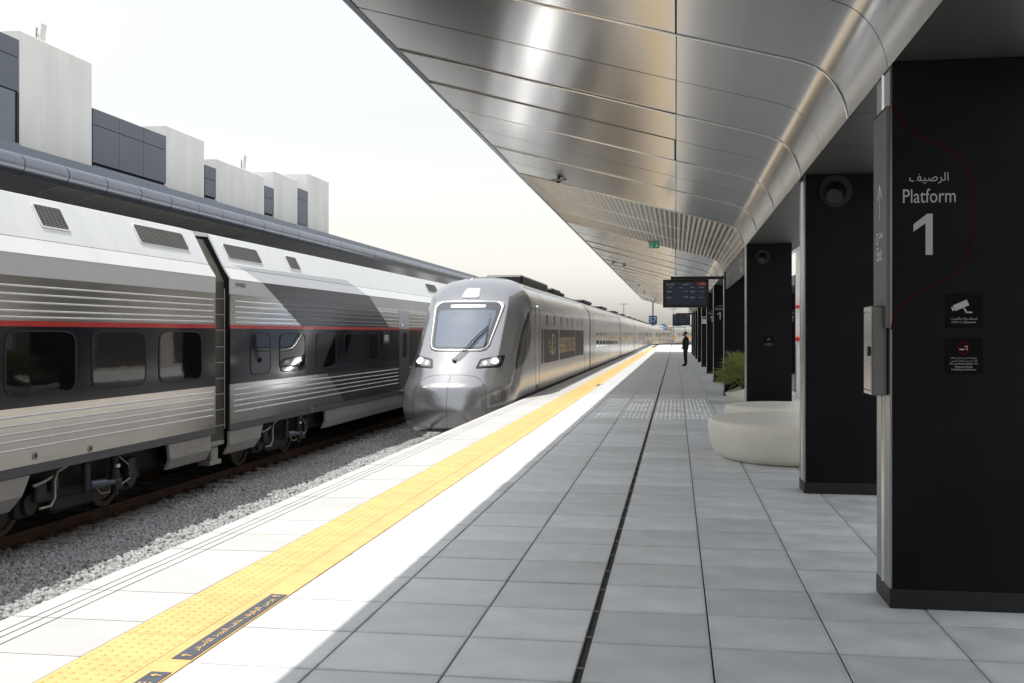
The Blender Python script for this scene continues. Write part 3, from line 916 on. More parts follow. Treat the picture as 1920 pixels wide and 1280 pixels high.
def platform_mark(p, y):
    text(arabic('الرصيف'), 0.224, None, (1.497, y, 2.577), '-Y', M['sign_grey'], p)
    text('Platform', 0.300, 0.084, (1.499, y, 2.472), '-Y', M['sign_grey'], p)
    b = MB()
    x0, z0 = 1.409, 2.118
    b.add([(1.478, y - .0015, z0), (1.519, y - .0015, z0), (1.519, y - .0015, 2.364), (1.488, y - .0015, 2.364), (1.409, y - .0015, 2.302), (1.409, y - .0015, 2.258), (1.478, y - .0015, 2.308)],
          [(0, 1, 2, 3, 6), (3, 4, 5, 6)])
    b.build('numeral', M['sign_grey'], p)
    r = MB()
    outline(r, [(1.285, 3.045), (1.31, 2.97), (1.36, 2.895), (1.46, 2.83), (1.60, 2.755), (1.68, 2.70), (1.725, 2.62), (1.738, 2.52), (1.738, 2.25), (1.725, 2.13), (1.68, 2.04), (1.60, 1.98), (1.46, 1.90), (1.35, 1.83), (1.30, 1.76), (1.282, 1.67)], 0.006, y - 0.0015)
    r.build('red_outline', M['print_red'], p)
for k in (0, 4, 5): platform_mark(pillars[k], PY[k])
# lettering on the steel side of the nearest pillar
yc = PY[0] + PD * .5
a = MB()
a.add([(1.2725, yc - .005, 2.36), (1.2725, yc + .005, 2.36), (1.2725, yc + .005, 2.55), (1.2725, yc - .005, 2.55)], [(0, 1, 2, 3)])
for s in (-1, 1):
    a.add([(1.2725, yc, 2.575), (1.2725, yc, 2.555), (1.2725, yc + s * .07, 2.47), (1.2725, yc + s * .075, 2.485)], [(0, 1, 2, 3)])
b = MB(); b.box(1.2545, 1.2738, PY[0] + .006, PY[0] + PD - .006, 1.68, 3.02); b.build('side_sign', M['banner'], pillars[0])
for v in range(len(a.v)): a.v[v] = (1.2530, a.v[v][1], a.v[v][2])
a.build('arrow', M['sign_white'], pillars[0])
text(arabic('مخرج'), 0.19, 0.085, (1.2535, yc, 2.245), '-X', M['sign_white'], pillars[0])
text('Exit', 0.15, 0.085, (1.2535, yc, 2.14), '-X', M['sign_white'], pillars[0])
b = MB(); b.add([(1.2538, PY[0] + .007, 3.018), (1.2538, PY[0] + PD - .007, 3.018), (1.2538, PY[0] + PD - .007, 3.008), (1.2538, PY[0] + .007, 3.008)], [(0, 1, 2, 3)])
b.build('red_line', M['print_red'], pillars[0])
# two notices on the nearest pillar
def notice(x0, x1, z0, z1, y, label):
    t = thing('notice_plate', label, 'sign', ((x0 + x1) / 2, y, z0))
    b = MB(); b.cbox(x0, x1, y - .004, y, z0, z1, .001); b.build('plate', M['plate'], t)
    return t
y = PY[0] - .0045
t = notice(1.591, 1.802, 1.682, 1.885, PY[0], 'black notice with a security camera symbol on the nearest pillar')
b = MB()
c, s = math.cos(.42), math.sin(.42)
def rp(px, pz): return (1.672 + px * c - pz * s, y - .001, 1.812 + px * s + pz * c)
b.add([rp(-.035, -.018), rp(.05, -.018), rp(.05, .018), rp(-.035, .018)], [(0, 1, 2, 3)])
b.add([rp(-.05, -.012), rp(-.038, -.012), rp(-.038, .012), rp(-.05, .012)], [(0, 1, 2, 3)])
b.add([(1.69, y - .001, 1.80), (1.70, y - .001, 1.80), (1.715, y - .001, 1.775), (1.705, y - .001, 1.77)], [(0, 1, 2, 3)])
b.add([(1.705, y - .001, 1.769), (1.742, y - .001, 1.769), (1.742, y - .001, 1.777), (1.705, y - .001, 1.777)], [(0, 1, 2, 3)])
b.build('camera_symbol', M['sign_grey'], t)
text(arabic('المنطقة مراقبة بالكاميرات'), 0.15, 0.018, (1.694, y, 1.734), '-Y', M['sign_grey'], t)
text('CCTV in Operation', 0.138, 0.015, (1.694, y, 1.713), '-Y', M['sign_grey'], t)
def no_smoking(t, cx, cz, r, y):
    b = MB(); f = fy(y)
    q = [(cx - r, cz - r), (cx + r, cz - r), (cx + r, cz + r), (cx - r, cz + r)]
    patch(q, f, .001, .84, 1.0, p=2, na=32, nr=1, skirt=0, mbd=b)
    d = r * .66
    b.add([(cx - d - .003, y - .0015, cz + d), (cx - d + .003, y - .0015, cz + d + .003), (cx + d + .003, y - .0015, cz - d), (cx + d - .003, y - .0015, cz - d - .003)], [(0, 1, 2, 3)])
    b.build('prohibition_ring', M['print_red'], t)
    b = MB()
    b.box(cx - r * .65, cx + r * .35, y - .0012, y - .0008, cz - r * .28, cz - r * .08)
    b.box(cx + r * .42, cx + r * .60, y - .0012, y - .0008, cz - r * .28, cz - r * .08)
    b.box(cx + r * .45, cx + r * .55, y - .0012, y - .0008, cz, cz + r * .4)
    b.box(cx + r * .1, cx + r * .45, y - .0012, y - .0008, cz + r * .25, cz + r * .38)
    b.build('cigarette', M['sign_grey'], t)
t = notice(1.591, 1.802, 1.412, 1.618, PY[0], 'black no smoking notice below the camera notice on the nearest pillar')
no_smoking(t, 1.694, 1.565, 0.037, y)
for k, (s, w) in enumerate(((arabic('يمنع التدخين ضمن نطاق'), .148), ('7.5 ' + '', None), ('No smoking within 7.5', .158), ('Metres of the', .10), ('building entrances', .138))):
    if w is None:
        text(arabic('متر من مداخل المبنى') + ' 7.5', .148, .014, (1.694, y, 1.489), '-Y', M['sign_grey'], t)
    else:
        text(s, w, .0135, (1.694, y, 1.506 - k * .0172), '-Y', M['sign_grey'], t)
t = notice(1.589, 1.76, 1.426, 1.601, PY[2], 'small no smoking plate on the third pillar')
no_smoking(t, 1.675, 1.535, 0.04, PY[2] - .0045)
text(arabic('ممنوع التدخين'), .13, .018, (1.675, PY[2] - .0045, 1.475), '-Y', M['sign_grey'], t)
text('No Smoking', .13, .018, (1.675, PY[2] - .0045, 1.447), '-Y', M['sign_grey'], t)
t = thing('notice_plate', 'pale notice with red print on the seventh pillar', 'sign', (1.5, PY[6], 1.9))
b = MB(); b.cbox(1.30, 1.55, PY[6] - .012, PY[6], 2.12, 2.46, .003); b.build('plate', M['sign_white'], t)
b = MB(); b.box(1.32, 1.53, PY[6] - .015, PY[6] - .0125, 2.34, 2.43); b.build('red_header', M['print_red'], t)
no_smoking(t, 1.42, 2.23, 0.085, PY[6] - .013)

# grey cabinet on the steel side of the nearest pillar
t = thing('wall_cabinet', 'slim grey metal cabinet fixed to the side of the nearest pillar', 'cabinet', (1.22, 6.72, 1.28))
b = MB(); b.cbox(1.185, 1.272, 6.60, 6.86, 1.275, 1.815, .006); b.build('housing', M['cabinet'], t)
b = MB(); b.cbox(1.177, 1.1845, 6.605, 6.855, 1.305, 1.775, .002); b.build('door', M['cabinet_edge'], t)
b = MB(); b.cbox(1.177, 1.1845, 6.605, 6.855, 1.278, 1.301, .002); b.build('end_cap', M['cabinet_edge'], t); b = MB(); b.cbox(1.177, 1.1845, 6.605, 6.855, 1.779, 1.812, .002); b.build('end_cap', M['cabinet_edge'], t)
b = MB(); b.cbox(1.160, 1.1765, 6.62, 6.66, 1.515, 1.575, .005); b.build('latch', M['bezel'], t)

# round speakers near the pillar tops
def speaker(x, z, y, r, label):
    t = thing('round_speaker', label, 'speaker', (x, y, z - r), 'round speakers on the pillars')
    b = MB(); f = fy(y)
    q = [(x - r, z - r), (x + r, z - r), (x + r, z + r), (x - r, z + r)]
    fix_normals(patch(q, f, .018, .62, 1.0, p=2, na=32, nr=3, skirt=0.0).build('ring', M['dkmetal'], t, 40))
    b.tube((x, y + .001, z), (x - .035, y - .16, z - .075), r * .52, r * .47, 20); b.build('barrel', M['dkmetal'], t, 40)
speaker(1.625, 3.112, PY[1], .165, 'round black speaker at the top of the second pillar')
speaker(1.570, 3.040, PY[2], .13, 'round black speaker at the top of the third pillar')
speaker(1.70, 3.05, PY[4], .13, 'small round speaker at the top of the fifth pillar')

# fascia banner between third and fourth pillar
t = thing('fascia_banner', 'grey curved banner with white lettering between the third and fourth pillars', 'banner', (1.30, 23, 2.8))
b = MB()
for (y0, y1) in ((20.0, 23.35), (23.4, 27.6)):
    zb = lambda yy: 2.79
    ys = np.linspace(y0, y1, 9)
    for a0, a1 in zip(ys[:-1], ys[1:]):
        b.add([(1.285, a0, zb(a0)), (1.285, a1, zb(a1)), (1.285, a1, 3.27), (1.285, a0, 3.27), (1.325, a0, zb(a0)), (1.325, a1, zb(a1)), (1.325, a1, 3.27), (1.325, a0, 3.27)],
              [(0, 3, 2, 1), (4, 5, 6, 7), (0, 1, 5, 4)])
b.build('board', M['banner'], t)
for yb_ in (21.1, 26.3):
    text(arabic('مخرج'), 0.75, .13, (1.284, yb_, 3.08), '-X', M['sign_white'], t)
    text('Exit', 0.62, .13, (1.284, yb_, 2.92), '-X', M['sign_white'], t)

# ================================================================ PARKED TRAIN (white / stainless / navy)
XS = -7.97                    # side plane
ptrain = thing('parked_train', 'parked white, stainless and navy passenger train with a red stripe', 'train', (TRK_A, 17.5, ZT))
# livery masks are in the coach object's own space, so panels of the second coach carry an origin at (TRK_A,17.5,ZT)
oy, oz = 17.5, ZT
def line(p, q, keep_right=True):
    """half-plane test to the +Y side of the line p-q, points given as world (Y,Z)"""
    (y0, z0), (y1, z1) = p, q
    y0 -= oy; y1 -= oy; z0 -= oz; z1 -= oz
    m = (y1 - y0) / (z1 - z0)           # y = y0 + m (z - z0)
    a, b, c = 1.0, -m, -(y0 - m * z0)
    return (a, b, c) if keep_right else (-a, -b, -c)
liv_up = [line((19.313, 2.624), (21.463, 1.781)), line((26.483, 2.609), (28.525, 1.756), False)]
liv_lo = [line((23.179, 0.706), (24.611, -0.094))]
liv_cant = [line((18.648, 2.858), (19.2, 2.639)), line((25.644, 2.835), (26.25, 2.639), False)]
liv_roof = [line((18.506, 2.876), (18.648, 2.858)), line((25.202, 2.948), (25.647, 2.835), False), (0.0095, -1.0, (2.905 - oz) - 0.0095 * 0)]
pale = line((28.1, 1.9), (26.2, 2.7))
STN, DK = (0.76, 0.755, 0.745), (0.105, 0.105, 0.115)
m_up = mask_mat('stainless_livery', STN, DK, liv_up, 0.18, 0.26, 1.0, 0.55, bump=0.003, bscale=0.8)
m_grey = mask_mat('grey_film_livery', (0.62, 0.63, 0.645), DK, liv_up, 0.42, 0.3, 0.1, 0.5)
m_lo = mask_mat('stainless_livery_low', STN, (0.06, 0.062, 0.072), liv_lo, 0.18, 0.24, 1.0, 0.4, bump=0.003, bscale=0.8)
m_cant = mask_mat('white_livery', (0.80, 0.81, 0.81), (0.50, 0.505, 0.52), liv_cant, 0.38, 0.35, 0.0, 0.2)
m_roofl = mask_mat('white_roof_livery', (0.80, 0.81, 0.81), (0.50, 0.505, 0.52), liv_roof, 0.38, 0.35, 0.0, 0.2)

RP = [(-7.963, 2.632), (-8.093, 2.845), (-8.40, 3.444)]     # cant rail, hatch joint, roof edge (X,Z)
def mir(x): return 2 * TRK_A - x
def roof_surf(a, b):
    """(Y, X) on the sloping hatch panel"""
    t = (b - RP[1][0]) / (RP[2][0] - RP[1][0])
    z = RP[1][1] + t * (RP[2][1] - RP[1][1])
    n = np.array([0.599, 0, 0.307]); n /= np.linalg.norm(n)
    return (b, a, z), n

rib_b = MB()
def coach(y0, y1, which):
    c = MB()
    body = [(-8.0, -0.09), (-8.0, 2.61), (-8.12, 2.82), (-8.42, 3.40), (-8.62, 3.475), (-9.0, 3.52), (TRK_A, 3.53)]
    full = body + [(mir(x), z) for x, z in body[::-1][1:]]
    c.prism_y(full, y0 + .03, y1 - .03)
    root = c.build('coach', M['under'], ptrain)
    lv = which == 'B'
    def skin(name, prof, material, ya=y0, yb=y1, th=0.028):
        b = MB()
        P = np.array(prof, float); d = P[-1] - P[0]; n = np.array([d[1], -d[0]]); n /= np.linalg.norm(n)
        if n[0] < 0: n = -n
        q = list(map(tuple, P)) + [tuple(p - n * th) for p in P[::-1]]
        b.prism_y(q, ya, yb)
        fix_normals(b.build(name, material, root))
    e = 0.0015
    skin('sill', [(XS - .004, -0.105), (XS - .004, 0.012)], M['sill'])
    skin('lower_side_panel', [(XS, 0.014), (XS, 0.738)], m_lo if lv else M['stainless'])
    skin('window_band', [(XS + .001, 0.740), (XS + .001, 1.730)], M['navy'])
    skin('red_stripe', [(XS + .0015, 1.732), (XS + .0015, 1.800)], M['red'])
    skin('upper_side_panel', [(XS, 1.802), (XS, 2.352)], m_up if lv else M['stainless'])
    skin('grey_panel', [(XS + .001, 2.354), (XS + .001, 2.629)], m_grey if lv else M['lgrey'])
    skin('cant_panel', [(RP[0][0] + .006, RP[0][1]), RP[1]], m_cant if lv else M['white'])
    skin('roof_hatch_panel', [(RP[1][0] - .006, RP[1][1] + .010), RP[2]], m_roofl if lv else M['white'])
    b = MB(); b.prism_y([(RP[2][0] - .002, RP[2][1] + .002), (-8.62, 3.50), (-9.0, 3.545), (TRK_A, 3.555), (mir(-9.0), 3.545), (mir(-8.62), 3.50), (mir(-8.4), 3.44), (mir(-8.42), 3.38), (TRK_A, 3.5), (-8.43, 3.40)], y0, y1)
    fix_normals(b.build('roof_cap', M['white'], root))
    # ribs
    ya, yb = y0 + .17, y1 - .11
    spans = [(ya, yb)] if which != 'B' else [(y0 + .17, 29.40), (30.62, y1 - .1)]
    for z in (2.232, 2.130, 2.030, 1.926, 1.847, 0.633, 0.530, 0.431, 0.335, 0.228):
        for s0, s1 in spans:
            r = MB()
            pr = [(XS + .001 + .013 * math.cos(t), z + .0135 * math.sin(t)) for t in np.linspace(-math.pi / 2, math.pi / 2, 6)]
            r.prism_y(pr[::-1], s0, s1)
            darker = which == 'B' and z < .7 and False
            fix_normals(r.build('side_rib', (m_up if z > 1 else m_lo) if lv and z > 1 else M['rib'], root, 70))
    return root

def side_window(root, y0, y1, z0, z1, p=7, frame=True, glass='glass'):
    q = [(y0, z0), (y1, z0), (y1, z1), (y0, z1)]
    s = fx(XS + .001, 1)
    if frame:
        w = 0.022
        fr = 1 + 2 * w / (y1 - y0)
        fix_normals(patch(q, s, .009, 1.0, 1 + 2 * w / min(y1 - y0, z1 - z0) * 0.8, p=p, na=44, nr=1, skirt=0).build('window_frame', M['gasket'], root))
    fix_normals(patch(q, s, .004, 0, 1.0, p=p, na=44, nr=2, skirt=0).build('window', M[glass], root))

A = coach(-9.0, 17.20, 'A')
for y0, y1 in ((3.2, 4.7), (5.2, 6.7), (7.2, 8.7), (9.25, 10.75), (11.42, 12.88), (13.31, 14.75), (15.20, 16.64)):
    side_window(A, y0, y1, 0.885, 1.665)
B = coach(17.82, 43.0, 'B')
for y0, y1, z0 in ((18.73, 19.67, .885), (20.21, 21.63, .885), (22.38, 23.71, .885), (24.35, 25.69, .93), (26.35, 27.24, .98)):
    side_window(B, y0, y1, z0, 1.628, p=8, frame=True)
for y0, y1 in ((33, 34.4), (35, 36.4), (37, 38.4)):
    side_window(B, y0, y1, .885, 1.628)
# information display box
b = MB(); b.cbox(XS, XS + .03, 27.62, 28.40, 1.33, 1.70, .006); b.build('display_box', M['gasket'], B)
b = MB(); b.cbox(XS + .028, XS + .034, 27.80, 28.22, 1.42, 1.60, .003); b.build('display_screen', M['lgrey'], B)
# entrance door
b = MB(); b.cbox(XS - .02, XS + .012, 29.46, 30.56, 1.765, 2.33, .006); b.build('door_top', M['lgrey'], B)
d = MB(); d.cbox(XS - .02, XS + .012, 29.46, 30.56, 0.0, 1.762, .006); d = d.build('door', M['sill'], B)
side_q = [(29.82, .95), (30.32, .95), (30.32, 1.66), (29.82, 1.66)]
fix_normals(patch(side_q, fx(XS + .012, 1), .004, 0, 1, p=6, na=36, nr=2, skirt=0).build('door_window', M['glass'], B))
b = MB(); b.path([(XS + .012, 29.62, 1.78), (XS + .05, 29.62, 1.79), (XS + .05, 29.62, 1.93), (XS + .012, 29.62, 1.94)], .012); b.build('door_handle', M['rib'], B, 60)
b = MB(); b.cbox(XS, XS + .10, 29.46, 30.56, -.03, .0, .004); b.build('door_step', M['rib'], B)
text('ER94006B', 0.44, 0.085, (XS + .002, 18.26, 2.535), '+X', M['gasket'], B)

# roof louvres: recessed grille with slats
def louvre(root, y0, y1, x0, x1):
    q = [(y0, x0), (y1, x0), (y1, x1), (y0, x1)]
    fix_normals(patch(q, roof_surf, .004, 0, 1, p=24, na=44, nr=1, skirt=0).build('louvre', M['under'], root))
    b = MB()
    n = 13
    for k in range(n):
        xa = x0 + (x1 - x0) * (k + .25) / n; xb = x0 + (x1 - x0) * (k + .6) / n
        P0, nn = roof_surf(y0, xa); P1, _ = roof_surf(y1, xa); P2, _ = roof_surf(y1, xb); P3, _ = roof_surf(y0, xb)
        o1, o2 = nn * .006, nn * .012
        b.add([np.array(P0) + o1, np.array(P1) + o1, np.array(P2) + o2, np.array(P3) + o2], [(0, 1, 2, 3)])
    for k in range(1, int((y1 - y0) / .1)):
        ya = y0 + k * .1
        P0, nn = roof_surf(ya, x0); P1, _ = roof_surf(ya + .008, x0); P2, _ = roof_surf(ya + .008, x1); P3, _ = roof_surf(ya, x1)
        b.add([np.array(p) + nn * .013 for p in (P0, P1, P2, P3)], [(0, 1, 2, 3)])
    b.build('grille', M['skirt'], root)
    fr = MB(); patch(q, roof_surf, .015, 1.0, 1.0 + .03 / ((y1 - y0) / 2), p=24, na=44, nr=1, skirt=0, mbd=fr)
    fix_normals(fr.build('louvre_frame', M['white'], root))
for y0, y1 in ((6.0, 7.6), (12.50, 13.11), (15.05, 16.67)): louvre(A, y0, y1, -8.197, -8.347)
for y0, y1 in ((18.24, 19.82), (21.37, 21.99), (34, 35.5)): louvre(B, y0, y1, -8.188, -8.33)
# thin vertical joints of the roof hatches
for root, ys in ((A, (9.9, 14.2)), (B, (20.4, 22.8, 24.6, 30.0))):
    for y in ys:
        b = MB()
        P0, n = roof_surf(y, -8.10); P1, _ = roof_surf(y + .006, -8.10); P2, _ = roof_surf(y + .006, -8.395); P3, _ = roof_surf(y, -8.395)
        b.add([np.array(p) + n * .0008 for p in (P0, P1, P2, P3)], [(0, 1, 2, 3)])
        b.build('hatch_joint', M['lgrey'], root)
# caps and bolts on the lower side
for root, y, z in ((A, 12.0, .115), (A, 13.25, .07), (B, 22.1, -.02)):
    q = [(y - .05, z - .05), (y + .05, z - .05), (y + .05, z + .05), (y - .05, z + .05)]
    fix_normals(patch(q, fx(XS + .001, 1), .012, .55, 1, p=2, na=24, nr=1, skirt=0).build('socket', M['skirt'], root))
    fix_normals(patch(q, fx(XS + .001, 1), .003, 0, .56, p=2, na=24, nr=1, skirt=0).build('socket_hole', M['under'], root))
# skirts with a chamfered lower edge
def skirt(root, y0, y1, slant0=0.0, slant1=0.0):
    b = MB()
    zt, zm, zb = -0.118, -0.36, -0.535
    rows = [(XS - .03, zt, 0.0), (XS - .03, zm, .6), (XS - .12, zb, 1.0)]
    vs = []
    for x, z, k in rows: vs += [(x, y0 + slant0 * k, z), (x, y1 - slant1 * k, z), (x - .05, y1 - slant1 * k, z), (x - .05, y0 + slant0 * k, z)]
    fs = [(0, 3, 2, 1), (8, 9, 10, 11)]
    for i in (0, 4):
        fs += [(i, i + 1, i + 5, i + 4), (i + 1, i + 2, i + 6, i + 5), (i + 2, i + 3, i + 7, i + 6), (i + 3, i, i + 4, i + 7)]
    b.add(vs, fs)
    fix_normals(b.build('skirt', M['skirt'], root))
    b = MB()
    ym = (y0 + y1) / 2 if y1 - y0 < 4 else y0 + 2
    b.box(XS - .0305, XS - .0285, ym - .2, ym + .2, -.34, -.335); b.box(XS - .0305, XS - .0285, ym - .2, ym - .195, -.34, -.25)
    b.box(XS - .0305, XS - .0285, ym - .2, ym + .2, -.25, -.245)
    b.build('hatch_line', M['sill'], root)
skirt(A, -6, 11.95, 0, .28); skirt(A, 15.55, 17.08, .1, 0)
skirt(B, 17.86, 19.40, 0, .2); skirt(B, 23.08, 43.0, .04, 0)
# underfloor
for root, y0, y1 in ((A, -8.5, 17.0), (B, 18.0, 42.5)):
    b = MB(); b.box(-9.9 - .8, -8.25, y0, y1, -.45, -.085); b.build('underfloor', M['under'], root)

def bogie(root, ya, yb):
    ym = (ya + yb) / 2
    def wheelset(y):
        for s in (1, -1):
            x = TRK_A + s * 0.72
            b = MB()
            prof = [(.455, x - .07), (.455, x + .05), (.44, x + .065), (.37, x + .06), (.35, x + .03), (.15, x + .03), (.13, x + .07), (0.0, x + .07)]
            n = 36
            vs = [(xx, y + r * math.cos(2 * math.pi * k / n), ZT + .46 + r * math.sin(2 * math.pi * k / n)) for r, xx in prof for k in range(n)]
            fs = [(i * n + k, i * n + (k + 1) % n, (i + 1) * n + (k + 1) % n, (i + 1) * n + k) for i in range(len(prof) - 1) for k in range(n)]
            b.add(vs, fs)
            fix_normals(b.build('wheel', M['wheel'], root, 35))
    wheelset(ya); wheelset(yb)
    b = MB()
    xx = XS - .42
    b.cbox(xx - .12, xx + .04, ya - .55, yb + .55, -.62, -.42, .03)
    b.cbox(xx - .12, xx + .05, ym - .55, ym + .5, -.80, -.55, .05)
    for y in (ya, yb):
        b.cbox(xx - .02, xx + .14, y - .2, y + .2, -.72, -.40, .04)
    b.build('bogie_frame', M['bogie'], root)
    for y in (ya, yb):
        b = MB(); b.tube((xx + .10, y, ZT + .46), (xx + .20, y, ZT + .46), .16, .14, 20)
        b.build('axle_box', M['bogie'], root, 40)
    # vertical damper and yaw damper
    b = MB(); b.tube((XS - .14, ym + .62, -.70), (XS - .14, ym + .62, -.14), .055, n=16); b.tube((XS - .14, ym + .62, -.52), (XS - .14, ym + .62, -.33), .072, n=16)
    b.build('vertical_damper', M['bogie'], root, 40)
    b = MB(); b.tube((XS - .10, ym - .12, -.45), (XS - .10, ym + .28, -.48), .062, n=16); b.tube((XS - .10, ym + .28, -.48), (XS - .10, ym + .56, -.505), .042, n=16)
    b.build('yaw_damper', M['damper'], root, 40)
    b = MB(); b.cbox(XS - .15, XS - .06, ym - .24, ym - .12, -.54, -.12, .02); b.build('damper_bracket', M['bogie'], root); b = MB(); b.cbox(XS - .16, XS - .05, ym + .52, ym + .70, -.62, -.46, .02)
    b.build('damper_bracket', M['bogie'], root)
    b = MB(); b.cbox(XS - .135, XS - .066, ym + .585, ym + .655, -.30, -.25, .004); b.build('damper_tag', M['sign_white'], root)
    b = MB()
    b.path([(XS - .12, ym - .62, -.13), (XS - .10, ym - .86, -.17), (XS - .09, ym - .93, -.28), (XS - .09, ym - .93, -.50), (XS - .10, ym - 1.0, -.60), (XS - .12, ym - 1.22, -.60)], .016, 7)
    b.build('air_hose', M['hose'], root, 60)
    b = MB()
    b.path([(XS - .12, ym + .7, -.14), (XS - .1, ym + .95, -.3), (XS - .1, ym + 1.0, -.5), (XS - .14, ym + .8, -.58)], .012, 6)
    b.path([(XS - .14, ym + .1, -.5), (XS - .1, ym + .2, -.62), (XS - .1, ym + .42, -.63), (XS - .14, ym + .5, -.55)], .010, 6)
    b.path([(XS - .16, ym - 1.3, -.3), (XS - .12, ym - 1.1, -.26), (XS - .14, ym - .9, -.22)], .02, 6)
    b.build('brake_cable', M['skirt'], root, 60)
    b = MB(); b.cbox(XS - .25, XS - .14, ym - 1.25, ym - 1.02, -.52, -.26, .02); b.build('brake_caliper', M['bogie'], root); b = MB(); b.cbox(XS - .22, XS - .12, ym + 1.0, ym + 1.2, -.5, -.2, .02); b.build('brake_caliper', M['bogie'], root); b = MB(); b.cbox(XS - .2, XS - .11, ym - .95, ym - .8, -.42, -.22, .015)
    b.build('brake_caliper', M['bogie'], root)
bogie(A, 12.25, 14.75); bogie(B, 19.75, 22.2)
# the gap between the coaches: gangway, ladder, coupler
b = MB(); b.box(TRK_A - 1.2, -8.10, 17.19, 17.83, -.3, 2.58); b.prism_y([(-8.10, 2.581), (-8.20, 2.80), (-8.50, 3.35), (TRK_A - 1.0, 3.40), (TRK_A - 1.2, 2.581)], 17.19, 17.83); b.build('gangway_bellows', M['bellows'], A)
b = MB()
for x in (XS - .06, ): b.tube((x, 17.70, -.05), (x, 17.70, 2.45), .010, n=8)
for k in range(9): b.tube((XS - .06, 17.28, .02 + k * .28), (XS - .06, 17.70, .02 + k * .28), .008, n=6)
b.build('end_ladder', M['skirt'], A, 60)
b = MB(); b.cbox(-8.4, XS - .1, 17.25, 17.78, -.34, -.26, .01); b.cbox(-8.3, XS - .15, 17.4, 17.65, -.62, -.34, .03); b.cbox(-8.35, XS - .14, 17.3, 17.75, -.68, -.60, .01)
b.build('coupler', M['skirt'], A)

# ================================================================ ARRIVING SILVER TRAIN
SX = TRK_B
strain = thing('arriving_train', 'silver streamlined passenger train arriving along the platform edge', 'train', (SX, 30, ZT))
ZZ = np.array([-.72, -.60, -.40, -.2, .08, .28, .37, .395, .43, .656, 0.95, 1.19, 1.8, 2.47, 2.70, 2.90, 3.05, 3.16, 3.23, 3.26])
YY = np.array([24.58, 24.42, 24.35, 24.33, 24.375, 24.425, 24.462, 24.484, 24.532, 24.84, 25.22, 25.53, 26.28, 27.08, 27.42, 27.82, 28.25, 28.75, 29.35, 30.2])
def pchip(xs, ys):
    h = np.diff(xs); d = np.diff(ys) / h
    m = np.zeros(len(xs)); m[0], m[-1] = d[0], d[-1]
    for i in range(1, len(xs) - 1):
        if d[i - 1] * d[i] > 0:
            w1, w2 = 2 * h[i] + h[i - 1], h[i] + 2 * h[i - 1]
            m[i] = (w1 + w2) / (w1 / d[i - 1] + w2 / d[i])
    def f(x):
        i = int(np.clip(np.searchsorted(xs, x) - 1, 0, len(xs) - 2))
        t = (x - xs[i]) / h[i]
        return ((1 + 2 * t) * (1 - t) ** 2 * ys[i] + t * (1 - t) ** 2 * h[i] * m[i] + t * t * (3 - 2 * t) * ys[i + 1] + t * t * (t - 1) * h[i] * m[i + 1])
    return f
ucf = pchip(ZZ, YY)
RW, ZR0, ZRT = 1.45, 2.15, 3.26
def wz(z):
    if z > ZR0:
        k = min(1.0, (z - ZR0) / (ZRT - ZR0))
        return RW * max(0.0, 1 - k ** 2.5) ** (1 / 2.3)
    if z < 0.1: return float(np.interp(z, [-.72, -.6, -.45, -.2, .1], [1.26, 1.34, 1.40, 1.44, RW]))
    return RW
def Rz(z): return float(np.interp(z, [-.72, .4, 1.2, 2.4, 3.26], [1.9, 2.2, 2.15, 1.9, .3]))
NE = 2.5
YN1 = 29.3
KR = 0.70                                   # where the face turns into the flank (ridge beside the windshield)
def ridge(z):
    t = min(1, max(0, (z - .55) / .55)); return t * t * (3 - 2 * t)
def offs(k, z):
    R = Rz(z)
    ne = 2.5 + .25 * min(1, max(0, (.5 - z) / .3))
    a = R * (1 - max(0.0, 1 - k ** ne) ** (1 / ne))
    g0 = 0.24
    if k < KR: g = g0 * (k / KR) ** 2.2
    else:
        sq = 1 - math.sqrt(max(0.0, 1 - (k - KR) / (1 - KR)))
        g = g0 + (max(R, .6) - g0) * sq
    q = ridge(z)
    return (1 - q) * a + q * g
def front_y(x, z):
    w = max(wz(z), 1e-4); k = min(abs(x) / w, 1.0)
    return min(ucf(z) + offs(k, z), max(YN1, ucf(z)))
def side_x(y, z):
    w = wz(z); d = y - ucf(z)
    if d <= 0: return 0.0
    lo, hi = 0.0, 1.0
    if offs(1.0, z) <= d: return w
    for _ in range(40):
        m_ = (lo + hi) / 2
        if offs(m_, z) < d: lo = m_
        else: hi = m_
    return w * lo
def S_front(a, b):
    e = 1e-3
    P = np.array([SX + a, front_y(a, b), b])
    dx = np.array([SX + a + e, front_y(a + e, b), b]) - P
    dz = np.array([SX + a, front_y(a, b + e), b + e]) - P
    n = np.cross(dx, dz); n /= np.linalg.norm(n)
    if n[1] > 0: n = -n
    return P, n
def S_side(s):
    def f(a, b):
        e = 1e-3
        P = np.array([SX + s * side_x(a, b), a, b])
        dy = np.array([SX + s * side_x(a + e, b), a + e, b]) - P
        dz = np.array([SX + s * side_x(a, b + e), a, b + e]) - P
        n = np.cross(dy, dz); n /= np.linalg.norm(n)
        if n[0] * s < 0: n = -n
        return P, n
    return f
